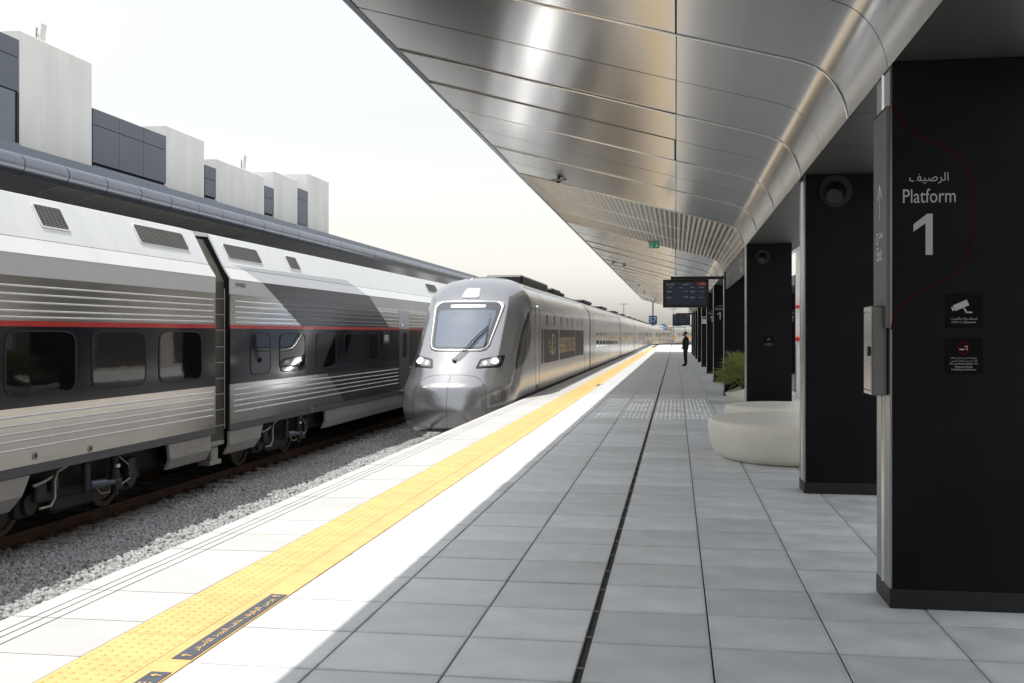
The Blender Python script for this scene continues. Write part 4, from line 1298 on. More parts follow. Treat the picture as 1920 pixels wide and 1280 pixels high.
# nose shell
levels = np.concatenate([np.linspace(-.72, -.3, 7), np.linspace(-.2, 2.4, 40), ZR0 + (ZRT - ZR0) * (1 - (1 - np.linspace(.27, 1, 22)) ** 1.7)])
ks = list(np.linspace(0, KR - .03, 12)) + [KR - .012, KR, KR + .02] + list(KR + (1 - KR) * (1 - (1 - np.linspace(.09, 1, 16)) ** 2))
rows = []
for z in levels:
    w, uc, R = wz(z), ucf(z), Rz(z)
    half = []
    for k in ks:
        half.append((w * k, min(uc + offs(k, z), max(YN1, uc))))
    half.append((w, max(YN1, uc)))
    rows.append([(SX - x, y, z) for x, y in half[::-1]] + [(SX + x, y, z) for x, y in half[1:]])
n = len(rows[0])
b = MB()
b.add([p for r in rows for p in r], [(i * n + k, i * n + k + 1, (i + 1) * n + k + 1, (i + 1) * n + k) for i in range(len(rows) - 1) for k in range(n - 1)] + [tuple(range(n))[::-1]])
nose = b.build('nose_shell', M['silver'], strain, 55)

def nose_patch(name, quad, material, off=.004, p=6, r0=0, r1=1, surf=S_front, parent=None, skirt=.01, na=52, nr=8, dome=0.0):
    o = patch(quad, surf, off, r0, r1, p=p, na=na, nr=nr, skirt=skirt, dome=dome).build(name, material, parent or nose, 50)
    return fix_normals(o)
WS = [(-.72, 1.255), (.70, 1.255), (.90, 2.46), (-.92, 2.46)]
fr = nose_patch('windshield_frame', WS, M['chrome_frame'], .012, 11, .985, 1.075, nr=5, dome=.022)
nose_patch('windshield_border', WS, M['shield_edge'], .008, 11, 0, .99)
nose_patch('windshield', [(-.63, 1.31), (.61, 1.31), (.77, 2.25), (-.79, 2.25)], M['shield'], .011, 14)
nose_patch('destination_display', [(-.48, 2.315), (.45, 2.315), (.46, 2.395), (-.49, 2.395)], M['lgrey'], .011, 20)
LMP = [(-.235, 2.60), (.20, 2.60), (.16, 2.85), (-.20, 2.85)]
nose_patch('marker_lamp_frame', LMP, M['chrome'], .014, 7, .95, 1.14, nr=2)
nose_patch('marker_lamp', LMP, M['frost'], .008, 7)
for s in (1, -1):
    hl = [(.535, .80), (1.10, .83), (1.14, 1.12), (.60, 1.02)]
    q = [(s * a, c_) for a, c_ in hl]
    H_ = nose_patch('headlight', q, M['bezel'], .010, 12)
    nose_patch('headlight_lens', [(s * a, c_) for a, c_ in ((.61, .842), (1.045, .868), (1.065, 1.068), (.655, .985))], M['lens'], .014, 12)
    cx, cz = s * .955, .965
    nose_patch('lamp_reflector', [(cx - .115, cz - .10), (cx + .115, cz - .10), (cx + .115, cz + .10), (cx - .115, cz + .10)], M['chrome'], .016, 2.2)
    nose_patch('lit_lamp', [(cx - .07, cz - .062), (cx + .07, cz - .062), (cx + .07, cz + .062), (cx - .07, cz + .062)], M['lamp_white'], .020, 2)
    cx, cz = s * .735, .925
    nose_patch('small_lamp', [(cx - .05, cz - .048), (cx + .05, cz - .048), (cx + .05, cz + .048), (cx - .05, cz + .048)], M['frost'], .018, 2)
    # cab side window
    zL = [.735, .862, .964, 1.117, 1.199, 1.531, 1.874, 2.21]
    yL = [26.20, 26.33, 26.438, 26.62, 26.729, 27.159, 27.643, 28.20]
    yR = [26.24, 26.893, 27.40, 27.895, 28.06, 28.40, 28.40, 28.24]
    b = MB(); vs = []; nz_, ny_ = 22, 8; sf = S_side(s)
    for z in np.linspace(.735, 2.21, nz_):
        for y in np.linspace(np.interp(z, zL, yL), np.interp(z, zL, yR), ny_):
            P, nn = sf(y, z); vs.append(P + nn * .006)
    b.add(vs, [(r * ny_ + c, r * ny_ + c + 1, (r + 1) * ny_ + c + 1, (r + 1) * ny_ + c) for r in range(nz_ - 1) for c in range(ny_ - 1)])
    fix_normals(b.build('cab_side_window', M['glass_matte'], nose, 60))
# coupler hatch outline and centre line
HQ = [(-.96, -.66), (.96, -.66), (.86, .655), (-.86, .655)]
nose_patch('hatch_seam', HQ, M['gasket'], .0015, 3.6, .990, 1.0, nr=1, skirt=0, na=100)
b = MB()
zs = np.linspace(-.70, .65, 24)
vs = []
for z in zs:
    for dx in (-.005, .005):
        P, nn = S_front(-.02 + dx, z); vs.append(P + nn * .0015)
b.add(vs, [(2 * i, 2 * i + 1, 2 * i + 3, 2 * i + 2) for i in range(len(zs) - 1)])
fix_normals(b.build('centre_seam', M['gasket'], nose))
# wipers
def SP(x, z, off):
    P, nn = S_front(x, z); return tuple(P + nn * off)
b = MB()
b.path([SP(-.045, .985, .03), SP(.05, 1.06, .07), SP(.30, 1.38, .075), SP(.52, 1.66, .07), SP(.63, 1.80, .045)], .014, 7)
b.path([SP(-.005, .965, .03), SP(.10, 1.05, .07), SP(.36, 1.38, .07), SP(.58, 1.66, .065), SP(.65, 1.74, .04)], .011, 7)
b.tube(SP(-.045, .985, 0), SP(-.045, .985, .06), .035, n=12); b.tube(SP(.0, .965, 0), SP(.0, .965, .06), .03, n=12)
b.build('wiper_arm', M['bezel'], nose, 60)
b = MB()
zz = np.linspace(1.27, 2.15, 9)
b.path([SP(.645 - .045 * (z - 1.27), z, .026) for z in zz], .013, 6)
b.path([SP(.66 - .045 * (z - 1.27), z, .05) for z in zz[1:-1]], .010, 6)
b.build('wiper_blade', M['bezel'], nose, 60)

# coaches
SEC_Z = [-.10] + list(np.linspace(.1, ZR0, 6)) + list(ZR0 + (ZRT - ZR0) * np.sin(np.linspace(.12, math.pi / 2, 14)))
def sec(dx=0.0):
    h = [(wz(z) if z > -.05 else RW - .015, z) for z in SEC_Z]
    return [(SX - w, z) for w, z in h] + [(SX + w, z) for w, z in h[::-1][1:]]
def scoach(y0, y1, first=False):
    b = MB(); pr = sec()
    b.prism_y(pr, y0, y1)
    c = fix_normals(b.build('coach', M['sidemetal'], strain, 40))
    b = MB(); b.box(SX - 1.2, SX + 1.2, y0 + .3, y1 - .3, -.85, -.105); b.build('underframe', M['under'], c)
    for s in (-1, 1):
        b = MB(); b.tube((SX + s * 1.09, y0 + .5, 3.045), (SX + s * 1.09, y1 - .5, 3.045), .022, n=6); b.build('roof_gutter', M['dkmetal'], c, 60)
    return c
def vline(c, y, z0, z1, wdt=.02, m='gasket'):
    b = MB(); b.box(SX + RW - .004, SX + RW + .0025, y, y + wdt, z0, z1); b.build('panel_joint', M[m], c)
def swin(c, y0, y1, z0, z1, m='glass', p=6, name='window'):
    fix_normals(patch([(y0, z0), (y1, z0), (y1, z1), (y0, z1)], fx(SX + RW, 1), .003, 0, 1, p=p, na=36, nr=1, skirt=0).build(name, M[m], c))
c1 = scoach(29.31, 48.25, True)
m_film = mat('dark_graphic_film', (0.055, 0.053, 0.062), 0.4, 0.0, var=0.12, scale=2, spec=.12)
m_band = mat('grey_graphic_film', (0.22, 0.215, 0.23), 0.38, 0.6, var=0.06, scale=1.5)
swin(c1, 31.75, 47.2, 1.80, 2.14, 'stainless' if False else 'sidemetal', 30, 'graphic_band')
c1.children[-1].data.materials[0] = m_band
for k in range(7): 
    yk = 32.1 + k * 2.02
    swin(c1, yk - .16, yk + .16, 1.89, 2.21, 'gasket', 6, 'port_frame'); 
    fix_normals(patch([(yk - .11, 1.93), (yk + .11, 1.93), (yk + .11, 2.17), (yk - .11, 2.17)], fx(SX + RW, 1), .006, 0, 1, p=5, na=28, nr=1, skirt=0).build('port_window', M['glass_matte'], c1))
for y0, y1 in ((30.75, 31.15), (31.35, 35.30), (35.66, 41.15), (41.32, 45.05)):
    fix_normals(patch([(y0, .76), (y1, .76), (y1, 1.76), (y0, 1.76)], fx(SX + RW, 1), .003, 0, 1, p=40, na=44, nr=1, skirt=0).build('graphic_panel', m_film, c1))
text('ENERGY', 2.55, .50, (SX + RW + .003, 37.0, 1.245), '+X', M['gold'], c1, bold=.02)
text('FOR LIFE', 2.65, .50, (SX + RW + .003, 39.75, 1.245), '+X', M['gold'], c1, bold=.02)
# gold emblem: falcon-like strokes over a line of script
b = MB(); xe = SX + RW + .0045
def strk(pts, w):
    P = [Vector(p) for p in pts]
    for p, q in zip(P[:-1], P[1:]):
        d = (q - p).normalized(); nn = Vector((-d.y, d.x)) * w / 2
        b.add([(xe, p.x + nn.x, p.y + nn.y), (xe, q.x + nn.x, q.y + nn.y), (xe, q.x - nn.x, q.y - nn.y), (xe, p.x - nn.x, p.y - nn.y)], [(0, 1, 2, 3)])
strk([(33.55, 1.60), (33.5, 1.2), (33.45, 1.02)], .2); strk([(33.5, 1.60), (34.1, 1.56), (34.2, 1.38), (33.9, 1.30)], .06)
strk([(33.3, 1.0), (33.9, 1.05), (34.2, 1.2)], .07); strk([(32.7, 1.25), (33.2, 1.22)], .05); strk([(32.75, 1.05), (33.1, 1.15), (33.2, 1.0)], .05)
strk([(34.25, 1.0), (34.3, 1.25)], .10); strk([(32.6, 1.36), (32.85, 1.36)], .06)
b.build('gold_emblem', M['gold'], c1)
for y in (29.42, 30.28): vline(c1, y, .0, 2.35, .025)
vline(c1, 29.62, .3, 2.1, .05, 'rib'); vline(c1, 45.6, 0, .9, .02)
b = MB(); b.cbox(SX + RW, SX + RW + .05, 29.5, 29.9, 2.36, 2.42, .01); b.build('door_light', M['rib'], c1)
b = MB(); b.cbox(SX + RW, SX + RW + .012, 29.66, 29.78, .05, .2, .004); b.build('step_recess', M['under'], c1)
# roof equipment
b = MB(); b.cbox(SX - .35, SX + .78, 31.4, 37.8, 3.15, 3.43, .06); b.build('roof_unit', M['dkmetal'], c1)
b = MB(); b.cbox(SX - .9, SX + .8, 39.2, 41.9, 3.2, 3.36, .05); b.build('roof_vent', M['dkmetal'], c1); b = MB(); b.cbox(SX - .6, SX + .7, 43.2, 44.4, 3.2, 3.34, .05); b.build('roof_vent', M['dkmetal'], c1)
b = MB(); b.tube((SX + .4, 45.0, 3.2), (SX + .4, 45.1, 3.5), .03, .01, 8); b.build('roof_aerial', M['dkmetal'], c1)

proto = scoach(30.0, 56.2)
for y in (31.2, 32.6, 53.4, 54.8): vline(proto, y, .0, 2.3, .03)
vline(proto, 43.0, 0, 2.3, .02)
for k in range(8): swin(proto, 33.6 + k * 2.45, 35.5 + k * 2.45, .98, 1.72)
gw = MB()
gp = sec(); cx, cz = SX, 1.5
gw.prism_y([(cx + (x - cx) * .94, cz + (z - cz) * .96) for x, z in gp], 29.48, 30.02)
gw.build('gangway', M['gasket'], proto)
b = MB(); b.cbox(SX - .8, SX + .8, 34, 39, 3.2, 3.36, .05); b.build('roof_vent', M['dkmetal'], proto); b = MB(); b.cbox(SX - .8, SX + .8, 47, 52, 3.2, 3.36, .05); b.build('roof_vent', M['dkmetal'], proto)
ys = 48.77
pos = [(0.0, ys + k * 26.75, 0.0) for k in range(5)]
x, y, a = 0.0, ys + 5 * 26.75, 0.0
for k in range(4):                      # the line bends to the right beyond the platform end
    a += math.radians(7.5)
    pos.append((x, y, a)); x += 26.75 * math.sin(a); y += 26.75 * math.cos(a)
for i, (x, y, a) in enumerate(pos):
    o = proto if i == 0 else copy_tree(proto, strain)
    # the coach mesh is built around x = 0 of the train empty; turn it about its own front end
    o.location = Vector((x, y - 30.0, 0))
    o.rotation_euler = (0, 0, -a)

# ================================================================ OPPOSITE SIDE: canopy and station building
oc = thing('opposite_canopy', 'grey canopy with a round metal nosing behind the parked train', 'canopy', (-14, 30, 3.3))
OX, OZ, ORr, OP = -11.8, 4.70, 0.205, 1.385
b = MB(); n = 20
for i, yy in enumerate((-OP / 2 + .008, OP / 2 - .008)): pass
b.tube((OX, -OP / 2 + .013, OZ), (OX, OP / 2 - .013, OZ), ORr, n=28)
nm = bpy.data.meshes.new('round_nosing'); nm.from_pydata(b.v, [], b.f)
nm.polygons.foreach_set('use_smooth', [True] * len(nm.polygons)); nm.set_sharp_from_angle(angle=math.radians(40)); nm.materials.append(M['pipe']); nm.update()
# soffit: plain and mesh panels
so = [(OX + .02, OZ - .19), (-15.2, 3.62)]
def opanel(name, material, mesh=False):
    b = MB()
    if not mesh:
        b.add([(so[0][0], -OP / 2 + .008, so[0][1]), (so[0][0], OP / 2 - .008, so[0][1]), (so[1][0], OP / 2 - .008, so[1][1]), (so[1][0], -OP / 2 + .008, so[1][1])], [(0, 1, 2, 3)])
    else:
        L = Vector((so[1][0] - so[0][0], 0, so[1][1] - so[0][1])); ln = L.length; d = L / ln
        nb = 70
        for k in range(nb):
            p = Vector((so[0][0], 0, so[0][1])) + d * (k * .022 + .004); q = p + d * .012
            b.add([(p.x, -OP / 2 + .01, p.z), (p.x, OP / 2 - .01, p.z), (q.x, OP / 2 - .01, q.z), (q.x, -OP / 2 + .01, q.z)], [(0, 1, 2, 3)])
        for k in range(24):
            y = -OP / 2 + .02 + k * (OP - .04) / 23
            p = Vector((so[0][0], 0, so[0][1] - .004)); q = p + d * 1.55
            b.add([(p.x, y, p.z), (p.x, y + .012, p.z), (q.x, y + .012, q.z), (q.x, y, q.z)], [(0, 1, 2, 3)])
    me = bpy.data.meshes.new(name); me.from_pydata(b.v, [], b.f); me.materials.append(material); me.update()
    return me
m_osof = mat('opposite_soffit', (0.20, 0.20, 0.205), 0.28, 1.0, var=.05, scale=1)
pl, pmh = opanel('soffit_panel', m_osof), opanel('mesh_panel', M['mesh'], True)
jb = MB(); jb.add([(so[0][0], -.012, so[0][1] - .006), (so[0][0], .012, so[0][1] - .006), (so[1][0], .012, so[1][1] - .006), (so[1][0], -.012, so[1][1] - .006)], [(0, 1, 2, 3)])
jm = bpy.data.meshes.new('joint_strip'); jm.from_pydata(jb.v, [], jb.f); jm.materials.append(mat('joint_strip', (.5, .5, .48), .5)); jm.update()
for k in range(56):
    y = 17.174 - 12.5 * OP + k * OP
    piece('round_nosing', nm, oc, (0, y, 0))
    grid = 18.5 < y < 28.4
    piece('joint_strip', jm, oc, (0, y - OP / 2, 0))
    piece('mesh_panel' if grid else 'soffit_panel', pmh if grid else pl, oc, (0, y, 0))
ys_end = 17.174 - 12.5 * OP + 56 * OP
b = MB(); b.prism_y([(OX, OZ + .18), (OX + .05, OZ - .05), (-12.0, OZ - .1), (-15.2, 3.75), (-15.6, 3.75), (-15.6, 5.2), (-14.55, 5.15)], -1, ys_end - .5)
fix_normals(b.build('roof_deck', M['under'], oc))
b = MB(); b.prism_y([(OX - .02, OZ + .19), (-14.52, 5.16), (-14.52, 5.19), (OX - .02, OZ + .205)], -1, ys_end - .5); fix_normals(b.build('roof_sheet', M['parapet'], oc))
for k in range(11):
    y0 = -1 + k * 7.0
    b = MB(); b.cbox(-14.60, -14.50, y0 + .01, y0 + 6.99, 5.14, 5.855, .01); b.build('parapet_sheet', M['parapet'], oc)
for y in np.arange(10, 80, 9.0):
    b = MB(); b.box(-16.0, -15.3, y, y + .5, 0, 3.7); b.build('pillar', M['black'], oc)

bd = thing('station_building', 'station building with cast concrete blocks and slate panels above the opposite canopy', 'building', (-18, 30, 0))
# concrete blocks, each with board joints
for y0, y1, zt in ((21.98, 25.03, 8.67), (28.95, 31.55, 7.845), (32.40, 36.50, 7.42), (37.41, 39.93, 7.78), (41.08, 43.73, 8.255)):
    b = MB(); b.cbox(-20.0, -15.0, y0, y1, 5.0, zt, .02)
    blk = b.build('concrete_block', M['concrete'], bd)
    nb = max(3, int((y1 - y0) / .62))
    for k in range(1, nb):
        y = y0 + (y1 - y0) * k / nb + random.uniform(-.08, .08)
        j = MB(); j.box(-15.002, -14.9985, y, y + .010, random.uniform(5.2, zt - 2), zt - random.choice((.03, .03, .9)))
        j.build('board_joint', mat('concrete_joint', (0.72, 0.71, 0.68), .9), blk)
def clad(y0, y1, z0, z1, splits, sill=True):
    ys = [y0] + splits + [y1]
    for a, c in zip(ys[:-1], ys[1:]):
        zm = z1 - .42
        b = MB(); b.cbox(-16.0, -14.985, a + .006, c - .006, z0, zm - .006, .006); b.build('slate_panel', M['cladding'], bd)
        b = MB(); b.cbox(-16.0, -14.985, a + .006, c - .006, zm + .006, z1, .006); b.build('slate_panel', M['cladding'], bd)
    b = MB(); b.box(-15.9, -15.05, y0, y1, 5.0, z0); b.build('plinth_gap', M['under'], bd)
    b = MB(); b.cbox(-15.95, -14.95, y0, y1, 5.6, 6.02, .01); b.build('sill_course', M['parapet'], bd)
clad(25.05, 28.99, 6.10, 7.51, [26.35, 27.65])
clad(31.57, 32.39, 6.10, 7.075, [])
clad(36.51, 37.40, 6.10, 7.10, [])
clad(39.94, 41.07, 6.05, 7.48, [])
clad(16.0, 21.97, 7.22, 8.42, [19.0])
b = MB(); b.cbox(-16, -15.0, 16, 21.90, 5.9, 7.20, .01); b.build('window', M['winglass'], bd)
for y in (18.0, 19.95, 21.86):
    f_ = MB(); f_.cbox(-15.05, -14.97, y, y + .09, 5.9, 7.2, .008); f_.build('window_frame', M['gasket'], bd)
b = MB(); b.box(-34, -15.1, -5, 58, 0, 5.7); b.build('wall', M['wallwhite'], bd)
b = MB(); b.box(-34, -16.2, 10, 43.0, 5.7, 7.0); b.build('upper_wall', M['cladding'], bd)
for y, z, h, l in ((23.14, 8.65, .55, 'slim white antenna on the nearest concrete block'), (35.17, 7.42, .60, 'slim white antenna on the third concrete block')):
    t = thing('roof_antenna', l, 'antenna', (-15.3, y, z))
    b = MB()
    b.add([(-15.36 + dx, y + dy + k * .10, z + k * h) for k in (0, 1) for dx, dy in ((0, 0), (.10, 0), (.10, .22), (0, .22))], [(0, 3, 2, 1), (4, 5, 6, 7), (0, 1, 5, 4), (1, 2, 6, 5), (2, 3, 7, 6), (3, 0, 4, 7)])
    b.build('panel', M['wallwhite'], t)
    b = MB(); b.tube((-15.3, y - .06, z - .02), (-15.3, y - .03, z + .4), .02, n=8); b.tube((-15.3, y - .05, z + .22), (-15.3, y + .08, z + .25), .012, n=6); b.build('mast', M['galv'], t)

# ================================================================ THINGS ON OUR PLATFORM
# cream stone benches (soft pebble shapes)
def pebble(cx, cy, rx, ry, h, label, cut=None):
    t = thing('stone_bench', label, 'bench', (cx, cy, 0), 'cream pebble benches')
    prof = [(.80, 0), (.86, .010), (.925, .08), (.965, .18), (.985, .29), (1.0, .39), (.994, .45), (.980, .486), (.955, .502), (.91, .507)]
    b = MB(); b.lathe([(r, z / .5 * h) for r, z in prof], (cx, cy, 0), 72, 0, rx, ry); b.build('body', M['cream'], t, 60)
    b = MB(); b.lathe([(.91, h * 1.014), (.75, h * 1.016), (.4, h * 1.017), (0.0, h * 1.018)], (cx, cy, 0), 72, 0, rx, ry); b.build('seat', M['creamtop'], t, 60)
pebble(1.52, 14.45, 1.09, 1.40, .505, 'large cream pebble bench behind the second pillar')
pebble(1.75, 17.75, .95, 1.0, .47, 'smaller cream bench peeking out behind the large one')

# planter and palm
t = thing('bowl_planter', 'cream boat-shaped planter beside the fourth pillar', 'planter', (1.75, 25.4, 0))
b = MB(); n = 48
def tilt(x): return 0.36 + 0.34 * (x - 1.15) / 1.3 if x < 2.45 else .70
vs, fs = [], []
lev = [(.62, 0.0), (.70, .03), (.84, .35), (.94, .7), (1.0, .97), (.985, 1.0), (.93, 1.0), (.90, .9), (.86, .74)]
for r, k in lev:
    for i in range(n):
        a = 2 * math.pi * i / n
        x = 1.80 + r * .64 * math.cos(a) - (1 - r) * .0; y = 25.4 + r * .62 * math.sin(a)
        zt = .50 - .22 * math.cos(a) * -1 if False else .44 + .20 * math.cos(a)
        vs.append((x, y, k * zt if k <= 1 else zt))
for j in range(len(lev) - 1):
    fs += [(j * n + i, j * n + (i + 1) % n, (j + 1) * n + (i + 1) % n, (j + 1) * n + i) for i in range(n)]
b.add(vs, fs); b.build('bowl', M['cream'], t, 50)
b = MB(); b.add([(1.80 + .86 * .64 * math.cos(2 * math.pi * i / n), 25.4 + .86 * .62 * math.sin(2 * math.pi * i / n), .74 * (.44 + .20 * math.cos(2 * math.pi * i / n)) + .002) for i in range(n)], [tuple(range(n))])
b.build('soil', M['soil'], t)
t = thing('fan_palm', 'bushy green fan palm growing in the cream planter', 'plant', (1.62, 25.4, .35))
b = MB(); b.path([(1.64, 25.4, .3), (1.62, 25.4, .5), (1.60, 25.38, .66)], [.09, .08, .06], 9); b.build('trunk', M['bark'], t, 60)
b = MB(); prng = random.Random(5)
def frond(base, az, el, stem, fan):
    d = Vector((math.cos(az) * math.cos(el), math.sin(az) * math.cos(el), math.sin(el)))
    tip = Vector(base) + d * stem + Vector((0, 0, -.06 * stem))
    b.path([base, tuple((Vector(base) + tip) / 2 + Vector((0, 0, .03))), tuple(tip)], [.008, .006, .005], 4)
    side = d.cross(Vector((0, 0, 1)));
    side = side.normalized() if side.length > .05 else Vector((1, 0, 0))
    up = side.cross(d).normalized()
    roll = prng.uniform(-.6, .6)
    s2 = side * math.cos(roll) + up * math.sin(roll); nrm = d.cross(s2)
    nl = 22
    for k in range(nl):
        th = (k / (nl - 1) - .5) * math.radians(230)
        dirn = (d * math.cos(th) + s2 * math.sin(th)).normalized()
        L = fan * (0.72 + .28 * math.cos(th)) * prng.uniform(.88, 1.08)
        wv = dirn.cross(nrm).normalized() * .009
        m1 = tip + dirn * L * .55 + Vector((0, 0, prng.uniform(-.015, .01))); e = tip + dirn * L + Vector((0, 0, -.10 * L - prng.uniform(0, .05)))
        b.add([tip, m1 + wv, e, m1 - wv], [(0, 1, 2, 3)])
for k in range(64):
    az = k * 2.39996; el = math.radians(prng.uniform(-12, 78)) * (1 if k % 3 else .6)
    frond((1.60 + prng.uniform(-.05, .05), 25.38 + prng.uniform(-.05, .05), .62 + prng.uniform(-.1, .05)), az, el, prng.uniform(.28, .56), prng.uniform(.30, .44))
b.build('crown', M['leaf'], t)

# display screens on their arms
def screen(x0, x1, z0, z1, y, xpil, label):
    t = thing('display_screen', label, 'screen', ((x0 + x1) / 2, y, z0), 'hanging departure screens')
    w, h = x1 - x0, z1 - z0
    b = MB(); b.cbox(x0, x1, y, y + .10, z0, z1, .008); b.build('housing', M['bezel'], t)
    b = MB(); b.box(x0 + .055 * w, x1 - .055 * w, y - .002, y + .001, z0 + .10 * h, z1 - .09 * h); b.build('display', M['screen'], t)
    b = MB(); b.cbox(x0 + .17 * w, xpil, y + .02, y + .10, z1 + .005, z1 + .085, .006); b.build('arm', M['bezel'], t)
    X = lambda u: x0 + u * w
    Z = lambda v: z1 - v * h
    yy = y - .0025
    b = MB(); b.add([(X(.73), yy, Z(.10)), (X(.945), yy, Z(.10)), (X(.945), yy, Z(.215)), (X(.775), yy, Z(.215))], [(0, 3, 2, 1)]); b.build('clock_flag', M['screen_red'], t)
    T = lambda s, u, v, ww, hh: text(s, ww * w, hh * h, (X(u), yy, Z(v)), '-Y', M['screen_text'], t)
    T('15:01', .865, .155, .085, .045)
    T(arabic('المنصة') + ' 1', .51, .16, .15, .06)
    b = MB(); b.add([(X(.085), yy - .001, Z(.18)), (X(.12), yy - .001, Z(.18)), (X(.112), yy - .001, Z(.14))], [(0, 1, 2)]); b.build('logo', M['screen_text'], t)
    T(arabic('قطارات'), .20, .145, .10, .035); T('RAIL', .20, .18, .08, .025)
    for s, u in ((arabic('الوقت'), .155), (arabic('الوجهة'), .39), (arabic('المتوقع'), .65), (arabic('الملاحظات'), .83)): T(s, u, .28, .085 if u < .8 else .13, .04)
    for v, tm, dest in ((.43, '15:04', 'أبوظبي'), (.64, '15:07', 'الفجيرة')):
        T(tm, .135, v, .095, .05); T(arabic(dest), .495, v - .02, .105, .07); T(tm, .65, v, .095, .05); T(arabic('في الموعد'), .84, v, .11, .04)
    return t
screen(-0.342, 0.877, 2.337, 3.091, 28.45, 1.287, 'black departure screen hanging from the fourth pillar')
screen(-0.21, 0.941, 2.144, 2.888, 69.85, 1.287, 'smaller looking black screen further along, above the standing man')

# exit sign hung on wires
t = thing('exit_sign', 'green emergency exit sign hanging from the corrugated ceiling', 'sign', (-.42, 20.6, 3.31))
b = MB(); b.cbox(-.525, -.308, 20.57, 20.63, 3.435, 3.468, .004); b.build('lamp_housing', M['galv'], t)
b = MB(); b.cbox(-.520, -.313, 20.592, 20.608, 3.313, 3.433, .002); b.build('panel', M['green'], t)
b = MB(); yy = 20.590
b.add([(-.375, yy, 3.405), (-.362, yy, 3.405), (-.362, yy, 3.365), (-.340, yy, 3.365), (-.3685, yy, 3.328), (-.397, yy, 3.365), (-.375, yy, 3.365)], [(0, 6, 2, 1), (3, 4, 5)])
b.add([(-.50, yy, 3.33), (-.45, yy, 3.33), (-.45, yy, 3.41), (-.50, yy, 3.41)], [(0, 1, 2, 3)])
b.build('pictogram', M['sign_white'], t)
b = MB(); b.box(-.492, -.458, yy - .002, yy - .001, 3.345, 3.40); b.build('doorway', M['green'], t)
for x in (-.50, -.335):
    b = MB(); b.tube((x, 20.6, 3.465), (x, 20.6, sz(x)), .0022, n=5); b.build('wire', M['pole'], t)

# S7 stop sign on its pole below the canopy end
YCE = YC1 - 2.2
t = thing('stop_sign', 'square blue S7 sign on a pole below the canopy end', 'sign', (-2.05, YCE, 2.3))
b = MB(); b.tube((-2.06, YCE, 2.30), (-2.06, YCE, sz(-2.06)), .062, n=12); b.build('pole', M['pole'], t, 60)
b = MB(); b.cbox(-2.435, -1.685, YCE - .10, YCE - .065, 2.49, 3.23, .02); b.build('panel', M['blue'], t)
text('S7', .66, .50, (-2.06, YCE - .102, 2.86), '-Y', mat('sign_white_print', (.8, .8, .8), .5), t, bold=.0)
# clock
t = thing('platform_clock', 'round pale clock half hidden behind the nearer screen', 'clock', (1.02, 61.7, 2.9))
b = MB()
f = fy(61.6)
fix_normals(patch([(.76, 2.91), (1.30, 2.91), (1.30, 3.45), (.76, 3.45)], f, .02, 0, 1, p=2, na=40, nr=1, skirt=.05).build('face', M['clockface'], t))
fix_normals(patch([(.76, 2.91), (1.30, 2.91), (1.30, 3.45), (.76, 3.45)], f, .03, .95, 1.05, p=2, na=40, nr=1, skirt=.08).build('rim', M['pole'], t))
for k in range(12):
    a = k * math.pi / 6
    b.add([(1.03 + r * math.cos(a) - w * math.sin(a), 61.574, 3.18 + r * math.sin(a) + w * math.cos(a)) for r, w in ((.20, -.012), (.24, -.012), (.24, .012), (.20, .012))], [(0, 1, 2, 3)])
b.add([(1.02, 61.572, 3.18), (1.04, 61.572, 3.18), (1.04, 61.572, 3.36), (1.02, 61.572, 3.36)], [(0, 1, 2, 3)]); b.add([(1.03, 61.572, 3.17), (1.15, 61.572, 3.20), (1.15, 61.572, 3.22), (1.03, 61.572, 3.19)], [(0, 1, 2, 3)])
fix_normals(b.build('markings', M['bezel'], t))
b = MB(); b.tube((1.28, 61.72, 3.18), (1.03, 61.72, 3.18), .03, n=8); b.build('bracket', M['pole'], t)

# ---- the standing man
man = thing('person', 'man in a black suit standing in profile, hands clasped in front', 'person', (.50, 54.4, 0))
def skinmesh(verts, edges, radii, root, name, material, parent, sub=2):
    me = bpy.data.meshes.new('tmp'); me.from_pydata([Vector(v) for v in verts], edges, [])
    o = bpy.data.objects.new('tmp', me); COL.objects.link(o)
    o.modifiers.new('skin', 'SKIN')
    for i, r in enumerate(radii):
        me.skin_vertices[0].data[i].radius = r if isinstance(r, tuple) else (r, r)
        me.skin_vertices[0].data[i].use_root = (i == root)
    s = o.modifiers.new('sub', 'SUBSURF'); s.levels = sub; s.render_levels = sub
    dg = bpy.context.evaluated_depsgraph_get()
    nm_ = bpy.data.meshes.new_from_object(o.evaluated_get(dg))
    bpy.data.objects.remove(o)
    nm_.name = name; nm_.materials.clear(); nm_.materials.append(material)
    nm_.polygons.foreach_set('use_smooth', [True] * len(nm_.polygons))
    ob = bpy.data.objects.new(name, nm_); COL.objects.link(ob); ob.parent = parent
    return ob
# local: facing -X ; y = left/right
V = [(0, 0, .93), (0, 0, 1.08), (.01, 0, 1.24), (.015, 0, 1.38), (-.005, 0, 1.455), (-.012, 0, 1.51),            # pelvis .. neck
     (0, .09, .88), (-.012, .095, .50), (.02, .10, .10), (-.09, .105, .045), (-.17, .11, .03),                     # left leg, foot
     (0, -.09, .88), (-.012, -.095, .50), (.02, -.10, .10), (-.09, -.105, .045), (-.17, -.11, .03),
     (.015, .18, 1.38), (.06, .25, 1.12), (-.10, .13, .96), (-.165, .035, .925),                                   # arms, hands meet in front
     (.015, -.18, 1.38), (.06, -.25, 1.12), (-.10, -.13, .96), (-.165, -.03, .915)]
E_ = [(0, 1), (1, 2), (2, 3), (3, 4), (4, 5), (0, 6), (6, 7), (7, 8), (8, 9), (9, 10), (0, 11), (11, 12), (12, 13), (13, 14), (14, 15), (3, 16), (16, 17), (17, 18), (18, 19), (3, 20), (20, 21), (21, 22), (22, 23)]
